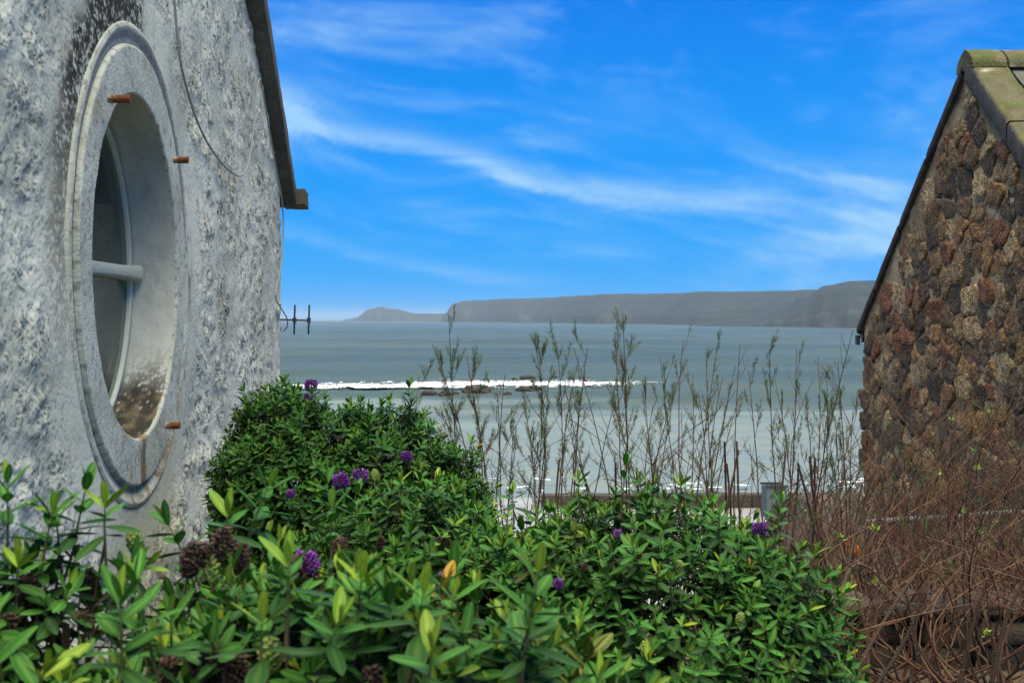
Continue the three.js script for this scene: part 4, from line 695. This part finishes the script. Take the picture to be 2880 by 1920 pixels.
const HEBES = [
  ['dark evergreen hebe shrub growing against the corner of the white house', [-0.62, -4.35], [[720, 1135, 4.3, 0.36, 0.33, 0.34], [640, 1010, 4.45, 0.17, 0.175, 0.17], [870, 1095, 4.3, 0.29, 0.235, 0.28], [1010, 1170, 4.2, 0.17, 0.20, 0.2], [600, 1165, 4.3, 0.16, 0.25, 0.2], [800, 1375, 4.25, 0.52, 0.42, 0.4]], { seed: 301, density: 460, size: 0.72, fresh: 0.05, inner: 1.35,
    sprigs: [[655, 925, 4.35, 0.9, 0], [712, 935, 4.35, 0.9, 0.15], [690, 948, 4.3, 0.9, -0.3], [940, 945, 4.2, 1.0, 0.0], [938, 990, 4.2, 1.0, 0.1], [893, 950, 4.2, 1.0, 0.1], [620, 935, 4.4, 0.9, -0.3], [800, 960, 4.2, 0.9, 0.2], [570, 975, 4.3, 0.9, -0.2], [1075, 1040, 4.1, 0.9, 0.3]],
    flowers: [[713, 888, 1.0], [706, 913, 0.8], [936, 1052, 0.9]], seeds: [[1000, 1095, 0.8], [780, 1010, 0.7]], buds: [[760, 960, 0.8], [870, 985, 0.8]] }],
  ['bright green hebe shrub with two purple flower heads side by side', [-0.42, -3.35], [[935, 1350, 3.3, 0.27, 0.27, 0.25], [770, 1425, 3.2, 0.22, 0.2, 0.22], [1080, 1365, 3.35, 0.2, 0.2, 0.2], [900, 1675, 3.3, 0.45, 0.42, 0.35]], { seed: 302, density: 310, size: 0.82, fresh: 0.15, inner: 1.35,
    sprigs: [[760, 1200, 3.0, 1.15, -0.1], [800, 1220, 3.0, 1.1, 0.2], [920, 1145, 3.2, 1, 0], [1000, 1140, 3.2, 1, 0.1]],
    flowers: [[788, 1107, 1.0, 0.3], [825, 1092, 1.0, -0.2], [668, 1135, 0.5]], seeds: [[870, 1250, 1], [1010, 1240, 1], [1030, 1250, 1]], buds: [[1010, 1130, 1], [860, 1090, 1]] }],
  ['broad rounded hebe shrub with dense green leaves in front of the bare twigs', [0.42, -2.95], [[1480, 1545, 2.95, 0.47, 0.42, 0.42], [1720, 1585, 2.85, 0.245, 0.335, 0.3], [1225, 1535, 3.05, 0.28, 0.35, 0.3], [1350, 1425, 3.0, 0.25, 0.25, 0.25], [1640, 1465, 2.95, 0.24, 0.25, 0.25], [1500, 1895, 2.8, 0.52, 0.5, 0.45], [1760, 1845, 2.75, 0.2, 0.35, 0.25]], { seed: 303, density: 310, size: 0.84, fresh: 0.09, inner: 1.35,
    sprigs: [[1330, 1150, 2.9, 1, 0], [1430, 1150, 2.9, 1, 0.1], [1560, 1155, 2.9, 1, 0.1], [1780, 1245, 2.8, 1, 0.2], [1860, 1315, 2.75, 1, 0.3], [1900, 1365, 2.75, 1, 0.5], [1180, 1175, 3, 1, -0.1]],
    flowers: [[1745, 1219, 0.8], [1420, 1226, 0.55], [1672, 1271, 0.6], [1178, 1340, 0.75], [1281, 1341, 0.5]], seeds: [[1250, 1235, 0.9], [1340, 1300, 0.8], [1470, 1290, 0.8], [1160, 1250, 0.9]], buds: [[1330, 1220, 1], [1560, 1300, 1], [1700, 1420, 1], [1480, 1490, 1]] }],
  ['hebe shrub closest to the camera with brown seed heads and blurred leaves', [-0.28, -1.5], [[690, 1605, 1.5, 0.17, 0.115, 0.15], [980, 1660, 1.45, 0.19, 0.12, 0.15], [530, 1735, 1.5, 0.14, 0.11, 0.14], [1180, 1760, 1.4, 0.14, 0.12, 0.14], [550, 1490, 1.9, 0.085, 0.10, 0.1], [640, 1540, 1.75, 0.14, 0.10, 0.12], [760, 1880, 1.45, 0.42, 0.16, 0.22], [800, 2460, 1.6, 0.45, 0.45, 0.3]], { seed: 304, density: 270, size: 0.95, fresh: 0.22, inner: 1.35, branches: 3,
    sprigs: [[520, 1270, 1.8, 1.25, 0.05], [560, 1255, 1.85, 1.1, 0.4], [450, 1325, 1.75, 1.0, -0.5], [760, 1305, 2.0, 1.1, 0], [660, 1405, 1.35, 1.15, 0], [820, 1435, 1.35, 1.1, 0.1], [960, 1485, 1.3, 1.2, 0.1], [1200, 1545, 1.3, 1.2, 0.15], [600, 1545, 1.25, 1.1, 0], [350, 1515, 1.3, 1.0, -0.2], [280, 1595, 1.25, 1.1, 0], [980, 1605, 1.2, 1.1, 0.1], [740, 1515, 1.3, 1.0, 0.4]],
    flowers: [[700, 1302, 0.8], [1020, 1335, 0.7]], seeds: [[430, 1290, 1.3], [470, 1270, 1.3], [510, 1262, 1.3], [545, 1275, 1.2], [690, 1320, 1.3], [720, 1330, 1.2], [555, 1290, 1.1], [450, 1530, 1.3], [490, 1540, 1.3], [600, 1560, 1.0], [530, 1555, 1.2], [780, 1250, 1], [400, 1550, 1.2], [860, 1545, 1.1]], buds: [[490, 1300, 1.2], [1250, 1480, 1.4], [620, 1500, 1.3], [1180, 1560, 1.2]] }],
  ['sparse hebe shrub in front of the white wall beneath the oval window', [-0.78, -1.62], [[-30, 1485, 1.62, 0.085, 0.065, 0.09], [110, 1460, 1.62, 0.085, 0.06, 0.09], [-150, 1525, 1.6, 0.09, 0.1, 0.1], [-30, 1705, 1.5, 0.12, 0.085, 0.1], [-170, 1785, 1.5, 0.12, 0.13, 0.12], [40, 1570, 1.62, 0.07, 0.05, 0.08], [80, 1805, 1.45, 0.12, 0.09, 0.1], [-30, 2125, 1.55, 0.2, 0.2, 0.18]], { seed: 305, density: 260, size: 0.95, fresh: 0.04, inner: 0.6, branches: 3,
    sprigs: [[15, 1280, 1.6, 1.05, 0], [135, 1265, 1.62, 1.0, -0.1], [165, 1270, 1.62, 1.0, 0.2], [240, 1250, 1.6, 1.1, 0], [275, 1345, 1.6, 0.9, 0.9], [220, 1390, 1.62, 0.9, 0.7], [35, 1380, 1.55, 1, 0.1], [90, 1330, 1.6, 1, 0.2], [15, 1650, 1.2, 1.3, -0.3], [45, 1655, 1.2, 1.2, 0.5]],
    seeds: [[60, 1370, 1.3], [25, 1430, 1.2], [205, 1345, 1.1], [200, 1420, 1.0], [130, 1560, 1.3]], buds: [[310, 1240, 1]] }],
];
for (const h of HEBES) hebe(...h);

// ------------------------------------------------------------------ bare tamarisk shrubs and the twig thicket
const twigMat = std([1, 1, 1], 0.85, { vertexColors: true });
const sprayMat = phys([1, 1, 1], 0.9, { vertexColors: true, transmission: 0.25, thickness: 0 });
const RED = [[0.115, 0.047, 0.024], [0.08, 0.037, 0.022], [0.145, 0.066, 0.032], [0.05, 0.028, 0.019]];
function spray(mb, fl, p, dir, len, r, dense) {          // feathery shoot: fine twig set with scale-like blades
  const side = V3(dir.z, 0.2, -dir.x).normalize(), n = Math.max(3, Math.round(len / 0.02)), pts = []; let q = p.clone(), d = dir.clone();
  for (let i = 0; i <= n; i++) { pts.push(q.clone()); d.add(V3(r() - 0.5, r() - 0.3, r() - 0.5).multiplyScalar(0.16)).normalize(); q = q.clone().addScaledVector(d, len / n); }
  const g = [0.075 + 0.04 * r(), 0.105 + 0.04 * r(), 0.028];
  fl.tube(pts, (t) => 0.0011 - 0.0006 * t, 3, g);
  const m = Math.round(len * dense);
  for (let i = 0; i < m; i++) { const t = 0.12 + 0.88 * r(), k = Math.min(n - 1, Math.floor(t * n)), b = pts[k].clone().lerp(pts[k + 1], t * n - k), a = r() * 6.28, o = side.clone().applyAxisAngle(d, a), dd = d.clone().multiplyScalar(0.62).addScaledVector(o, 0.78).normalize(), cc = g.map((x) => x * (0.75 + 0.6 * r())); fl.blade(b, dd, o.clone().cross(dd).normalize(), 0.012 + 0.018 * r(), 0.0022, cc); }
}
function stemTo(sh, a, b, o, r) {                        // one stem with its side twigs (mesh "stem") and its leaf sprays (sub-part "leaf_spray")
  const mb = new MB(), fl = new MB(), B = sh.position, N = o.n ?? 12, pts = [], bow = V3((r() - 0.5) * (o.bow ?? 0.25), (r() - 0.35) * 0.06, (r() - 0.5) * 0.18), L = a.distanceTo(b), ph = r() * 10;
  for (let i = 0; i <= N; i++) { const t = i / N, q = a.clone().lerp(b, t).addScaledVector(bow, 4 * t * (1 - t) * (o.via ? 0.2 : 1)); if (o.via) q.addScaledVector(o.via, Math.sin(Math.PI * t)); const w = 0.012 * Math.min(1, L) * Math.sin(Math.PI * Math.min(1, t * 1.2)); q.add(V3(w * pn(t * 6 + ph, 1, 2) * 2, 0, w * pn(t * 6 + ph, 5, 2) * 2)); pts.push(q.sub(B)); }
  const c = o.col ?? (o.cols ?? RED)[Math.floor(r() * 4)], r0 = o.r0 ?? 0.006, r1 = o.r1 ?? 0.0014;
  mb.tube(pts, (t) => mix(r0, r1, Math.pow(t, 0.85)), 6, (t) => c.map((q) => q * (0.9 + 0.25 * pn(t * 9, ph, 1))));
  const kids = o.kids ?? 5;
  for (let k = 0; k < kids; k++) {
    const t = mix(o.from ?? 0.35, 0.97, (k + r()) / kids), i = Math.min(N - 1, Math.floor(t * N)), p = pts[i].clone().lerp(pts[i + 1], t * N - i), d0 = pts[i + 1].clone().sub(pts[i]).normalize();
    const az = r() * 6.28, d = d0.clone().multiplyScalar(0.82).add(V3(Math.cos(az), 0.1, Math.sin(az) * 0.7).multiplyScalar(0.5 + 0.25 * r())).normalize(), len = (o.twig ?? 0.24) * (0.45 + 0.9 * r()) * (1.2 - 0.8 * t), tp = []; let q = p.clone(), e = d.clone(); const n2 = 6;
    for (let j = 0; j <= n2; j++) { tp.push(q.clone()); e.add(V3((r() - 0.5) * 0.22, 0.07 + (r() - 0.5) * 0.15, (r() - 0.5) * 0.22)).normalize(); q = q.clone().addScaledVector(e, len / n2); }
    mb.tube(tp, (s) => mix(Math.max(r1, 0.0018), 0.0008, s), 4, c);
    if (o.leafy > r()) { spray(mb, fl, tp[n2], e, 0.05 + 0.05 * r(), r, o.dense ?? 480); for (let j = 2; j < n2; j++) if (r() < 0.75 * o.leafy) spray(mb, fl, tp[j], e.clone().add(V3(r() - 0.5, 0.3, r() - 0.5).multiplyScalar(0.9)).normalize(), 0.035 + 0.05 * r(), r, o.dense ?? 480); }
    else if (r() < 0.5) { const tq = []; let z = tp[3].clone(), f = e.clone().add(V3(r() - 0.5, 0.2, r() - 0.5)).normalize(); for (let j = 0; j < 5; j++) { tq.push(z.clone()); f.add(V3((r() - 0.5) * 0.2, 0.05, (r() - 0.5) * 0.2)).normalize(); z = z.clone().addScaledVector(f, len * 0.12); } mb.tube(tq, (s) => mix(0.0014, 0.0007, s), 4, c); }
  }
  if (o.tip) for (let j = 0; j < o.tip; j++) { const i = Math.floor(N * (0.62 + 0.36 * r())); spray(mb, fl, pts[i], pts[Math.min(N, i + 1)].clone().sub(pts[i]).normalize().add(V3(r() - 0.5, 0.1, r() - 0.5).multiplyScalar(0.9)).normalize(), 0.05 + 0.07 * r(), r, o.dense ?? 480); }
  const m = mesh('stem', mb.geom(), twigMat, sh);
  if (fl.n) mesh('leaf_spray', fl.geom(), sprayMat, m).userData.kind = 'stuff';
  return m;
}
function tamarisk(label, vx, D, stems, o) {
  const r = rng(o.seed), p = atD(vx, 1300, D), x = p.x, z = -D, sh = thing('tamarisk_shrub', V3(x, gh(x, z), z), label, 'shrub', o.group);
  const root = () => V3(x + (r() - 0.5) * 0.45, gh(x, z) - 0.04, z + (r() - 0.5) * 0.3);
  for (const [tx, ty, leafy = 0.3, tip = 0, via] of stems) stemTo(sh, root(), atD(tx, ty, D + (r() - 0.5) * 0.5), { leafy, tip, kids: 7, twig: 0.22, r0: 0.0065, r1: 0.0014, n: 16, from: 0.5, via: via && V3(...via), bow: 0.2 }, r);
  for (let i = 0; i < o.fill; i++) { const tx = vx + (r() - 0.5) * o.spread * 1.7, ty = mix(o.y0, o.y1, Math.pow(r(), 0.7)); stemTo(sh, root(), atD(tx, ty, D + (r() - 0.5) * 0.9), { leafy: o.leafy ?? 0.12, tip: r() < (o.leafy ?? 0.1) ? 2 : 0, kids: o.kids ?? 4, twig: 0.28, r0: (o.thick ?? 0.0032) + 0.002 * r(), r1: 0.0014, from: 0.4, bow: o.tangle ?? 0.7, cols: o.cols }, r); }
  for (let i = 0; i < (o.stubs ?? 0); i++) { const tx = vx + (r() - 0.5) * o.spread * 0.7, ty = 1010 + r() * 70; stemTo(sh, root(), atD(tx, ty, D + (r() - 0.5) * 0.4), { leafy: 0, kids: 0, r0: 0.0075, r1: 0.0055, col: RED[3], bow: 0.06 }, r); }
  return sh;
}
const TG = 'tamarisk shrubs between the hebes and the sea';
tamarisk('tamarisk with the tall bare tip standing before the reef, nearest the dark shrub', 1105, 5.6, [[1030, 722, 0.9, 5, [-0.02, 0, 0]], [993, 790, 1, 6], [1072, 815, 1, 5], [962, 862, 0.9, 6], [1140, 880, 0.3, 1], [1010, 930, 1, 7], [1075, 850, 0.8, 4]], { seed: 401, group: TG, thick: 0.0024, tangle: 1.0, fill: 6, spread: 280, y0: 900, y1: 1090, leafy: 0.1, stubs: 1 });
tamarisk('tamarisk with two bushy green plumes rising above the reef', 1210, 5.7, [[1226, 768, 1, 9], [1278, 785, 1, 8], [1240, 800, 1, 6], [1330, 820, 0.4, 2], [1205, 930, 1, 9], [1180, 960, 0.9, 7], [1260, 880, 0.5, 3], [1160, 860, 0.1, 0]], { seed: 402, group: TG, thick: 0.0024, tangle: 1.0, fill: 6, spread: 260, y0: 900, y1: 1090, leafy: 0.14, stubs: 1 });
tamarisk('tamarisk with one upright plume at the right end of the surf', 1385, 5.8, [[1350, 798, 0.9, 6], [1318, 800, 0.1, 0], [1300, 900, 0.3, 2], [1420, 900, 0.2, 1], [1345, 850, 0.6, 4]], { seed: 403, group: TG, thick: 0.0024, tangle: 1.0, fill: 6, spread: 240, y0: 900, y1: 1090, leafy: 0.15, stubs: 1 });
tamarisk('tallest tamarisk spire, its tip crossing the far shoreline', 1475, 5.6, [[1431, 716, 0.9, 3, [0.02, 0, 0]], [1412, 760, 1, 6], [1425, 800, 0.9, 5], [1500, 930, 0.2, 1], [1390, 870, 0.4, 3]], { seed: 404, group: TG, thick: 0.0024, tangle: 1.0, fill: 6, spread: 220, y0: 930, y1: 1090, leafy: 0.15, stubs: 2 });
tamarisk('loose tamarisk with a fan of thin shoots right of the tallest spire', 1545, 5.9, [[1517, 822, 0.8, 5], [1480, 880, 0.6, 4], [1575, 825, 0.5, 3], [1592, 860, 0.6, 4], [1550, 900, 0.6, 4], [1605, 905, 0.5, 3]], { seed: 405, group: TG, thick: 0.0024, tangle: 1.0, fill: 6, spread: 240, y0: 930, y1: 1090, leafy: 0.1, stubs: 1 });
tamarisk('tamarisk with a slender curved tip in the middle of the open water', 1630, 5.7, [[1652, 766, 0.5, 5, [-0.03, 0, 0]], [1622, 815, 0.8, 5], [1570, 780, 0.3, 1], [1690, 840, 0.2, 1], [1660, 870, 0.4, 2], [1700, 905, 0.2, 0]], { seed: 406, group: TG, thick: 0.0024, tangle: 1.0, fill: 6, spread: 240, y0: 930, y1: 1090, leafy: 0.1, stubs: 3 });
tamarisk('tamarisk with wide crossing limbs before the foot of the near hill', 1760, 5.6, [[1768, 802, 0.9, 6, [-0.04, 0, 0]], [1830, 800, 0.6, 4, [0.06, 0, 0]], [1700, 790, 0.1, 0, [-0.05, 0, 0]], [1880, 820, 0.6, 4, [0.1, 0, 0]], [1780, 870, 0.7, 4], [1720, 850, 0.3, 1]], { seed: 407, group: TG, thick: 0.0024, tangle: 1.0, fill: 6, spread: 260, y0: 930, y1: 1100, leafy: 0.1, stubs: 3 });
tamarisk('tamarisk whose long limb arches up to the corner of the stone cottage', 1860, 5.5, [[1960, 757, 0.5, 3, [-0.05, 0.03, 0]], [1925, 830, 0.7, 5, [0.02, 0, 0]], [1900, 860, 0.6, 4, [0.08, 0, 0]], [1975, 900, 0.3, 2], [1850, 900, 0.5, 3]], { seed: 408, group: TG, thick: 0.0024, tangle: 1.0, fill: 6, spread: 240, y0: 930, y1: 1100, leafy: 0.15, stubs: 2 });
tamarisk('twiggy tamarisk hard against the corner of the stone cottage', 1950, 5.7, [[1900, 985, 0.7, 4], [1960, 940, 0.5, 3], [1920, 960, 0.6, 4]], { seed: 409, group: TG, thick: 0.0024, tangle: 1.0, fill: 10, spread: 260, y0: 960, y1: 1120, leafy: 0.25, stubs: 2 });
const WARM = [[0.11, 0.043, 0.02], [0.07, 0.031, 0.017], [0.16, 0.085, 0.04], [0.026, 0.016, 0.011]];
const TH = 'bare shrubs of the thicket before the stone cottage';
[
  [2010, 5.9, 990, 1140, 'bare twig shrub at the left end of the thicket below the cottage corner'],
  [2080, 6.4, 830, 1090, 'thin bare shrub with green wisps reaching up the cottage wall, left of the others'],
  [2150, 5.6, 980, 1150, 'dense red twigged shrub in front of the pipe railing, left part'],
  [2230, 6.2, 880, 1100, 'tall red twigged shrub in the middle of the thicket'],
  [2300, 5.4, 960, 1160, 'dense bare shrub in the thicket near the right edge of the photo'],
  [2370, 6.0, 800, 1080, 'tallest bare shrub at the right edge of the photo'],
  [2440, 5.5, 850, 1100, 'bare shrub at the right edge, cut by the frame'],
  [1930, 5.2, 1120, 1250, 'low twiggy shrub beside the broad hebe shrub'],
  [2180, 4.6, 1120, 1300, 'low bare shrub in front of the garden wall'],
  [2330, 4.4, 1080, 1300, 'low bare shrub in front of the garden wall at the right edge'],
  [2050, 4.5, 1180, 1400, 'lowest tangled bare shrub beside the broad hebe, before the mossy stones'],
  [2260, 4.3, 1200, 1420, 'lowest tangled bare shrub before the garden wall, right of the canes'],
].forEach(([vx, D, y0, y1, label], i) => tamarisk(label, vx, D, [], { seed: 500 + i, group: TH, kids: 5, thick: 0.006, cols: WARM, fill: i < 7 ? 26 : 22, spread: i < 7 ? 250 : 200, y0, y1, leafy: i === 1 ? 0.3 : 0.06, tangle: 1.3 }));
// thick thorny canes low in the thicket
{
  const r = rng(909);
  const canes = [
    [[1820, 1640, 4.2], [1915, 1430, 4.6], [1975, 1180, 5.0], 'cane with a knotty foot beside the hebe shrub'], [[1900, 1660, 4.1], [2035, 1420, 4.2], [2150, 1255, 4.3], 'thorny cane slanting right across the garden wall stones'],
    [[1955, 1660, 4.2], [2080, 1470, 4.3], [2130, 1360, 4.3], 'short thorny cane forking before the mossy stones'], [[2080, 1660, 4.3], [2100, 1440, 4.5], [2040, 1250, 4.6], 'upright dark cane leaning left in the thicket'],
    [[2190, 1660, 4.2], [2240, 1420, 4.2], [2290, 1290, 4.2], 'pale thorny cane right of the middle of the thicket'], [[2260, 1660, 4.1], [2310, 1430, 4.1], [2352, 1330, 4.1], 'thorny cane at the right edge of the photo'],
    [[2170, 1400, 4.9], [2185, 1280, 4.9], [2250, 1210, 4.9], 'thick dark bent bough before the pipe railing'], [[2060, 1360, 4.9], [2135, 1330, 4.9], [2220, 1310, 4.9], 'short broken bough in front of the lower rail'],
    [[1890, 1560, 4.0], [1960, 1300, 4.3], [2085, 1390, 4.5], 'long arching cane over the foot of the thicket'], [[2330, 1660, 4.2], [2260, 1400, 4.4], [2200, 1200, 4.6], 'cane leaning left from the right edge'],
    [[2140, 1660, 4.4], [2170, 1400, 4.5], [2300, 1180, 4.7], 'straight cane crossing the rails'], [[1990, 1660, 4.3], [1990, 1450, 4.4], [1930, 1250, 4.6], 'leaning cane near the orange float'],
  ];
  for (const [a, b, c, label] of canes) {
    const p = [a, b, c].map((q) => atD(...q)); p[0].y = Math.min(p[0].y, gh(p[0].x, p[0].z) - 0.02);
    if (p[0].y > gh(p[0].x, p[0].z)) p[0].y = gh(p[0].x, p[0].z) - 0.02;
    const cv = new THREE.CatmullRomCurve3(p), base = p[0].clone(), g = thing('cane', base, label, 'branch', 'thick canes in the thicket'), m = new MB(), pts = cv.getPoints(30).map((q) => q.sub(base)), R = 0.0065 + 0.0045 * r(), col = mix3([0.075, 0.043, 0.02], [0.032, 0.021, 0.013], r()), ph = r() * 9;
    m.tube(pts, (t) => mix(R, R * 0.55, t) * (1 + 0.35 * pn(t * 26, ph, 2)), 8, (t) => col.map((q) => q * (1 + 0.5 * pn(t * 40, ph, 5)))); mesh('bark', m.geom(), twigMat, g);
    const th = new MB(); for (let i = 0; i < 70; i++) { const k = Math.floor(r() * 29), q = pts[k].clone().lerp(pts[k + 1], r()), d = V3(r() - 0.5, r() - 0.3, r() - 0.5).normalize(); th.blade(q.addScaledVector(d, R * 0.7), d, V3(d.z, 0, -d.x).normalize(), 0.014, 0.004, [0.20, 0.13, 0.07]); } mesh('thorns', th.geom(), twigMat, g).userData.kind = 'stuff';
  }
  // dead standing stalks and fresh lime-green leaf buds through the thicket
  const dead = new MB();
  for (let i = 0; i < 520; i++) { const vx = mix(1600, 2480, Math.pow(r(), 0.8)), D = mix(5.3, 7.4, r()), p = atD(vx, 1300, D), y = gh(p.x, p.z), H = 0.35 + 0.55 * r(), a = V3(p.x, y - 0.02, p.z), b = a.clone().add(V3((r() - 0.5) * 0.8, H, (r() - 0.5) * 0.5)), c = mix3([0.09, 0.045, 0.022], [0.20, 0.13, 0.06], r()); dead.tube([a, a.clone().lerp(b, 0.5).add(V3((r() - 0.5) * 0.06, 0, 0)), b], (t) => mix(0.0028, 0.001, t), 3, c); }
  tag(mesh('dead_stalks', dead.geom(), twigMat), 'dense dead brown stalks standing in the thicket', 'stalks', null, 'stuff');
  for (const [vx, vy, D, where] of [[2012, 1218, 4.6, 'beside the left railing post'], [1935, 1240, 4.6, 'just above the orange float'], [1850, 1183, 5.4, 'above the right edge of the broad hebe'], [2155, 1095, 5.4, 'below the middle of the cottage wall'], [2245, 1080, 5.4, 'right of the middle of the cottage wall'], [2215, 1178, 5.3, 'just above the top rail'], [2250, 1225, 5.2, 'just below the top rail at the right'], [2240, 1037, 5.6, 'against the lower cottage wall at the right'], [2270, 950, 6, 'topmost one before the cottage wall'], [2185, 965, 6.2, 'topmost but one before the cottage wall'], [2265, 1455, 4.1, 'lowest one, before the garden wall'], [2010, 1340, 4.5, 'beside the left end of the lower rail']]) {
    const p = atD(vx, vy, D), m = new MB(); for (let i = 0; i < 9; i++) { const d = V3(r() - 0.5, r() * 0.9, r() - 0.5).normalize(); m.blade(V3((r() - 0.5) * 0.02, (r() - 0.5) * 0.02, 0), d, V3(d.z, 0.1, -d.x).normalize(), 0.022 + 0.014 * r(), 0.013, [0.24, 0.36, 0.03]); }
    m.tube([V3(0, 0, 0), V3(0.01, -0.06, -0.01), V3(0.015, -0.14, 0)], () => 0.0015, 4, [0.12, 0.07, 0.04]);
    const o = mesh('leaf_bud', m.geom(), sprayMat); o.position.copy(p); tag(o, 'lime green leaf bud on a twig ' + where, 'bud', 'lime green buds in the thicket');
  }
}
renderer.render(scene, camera);
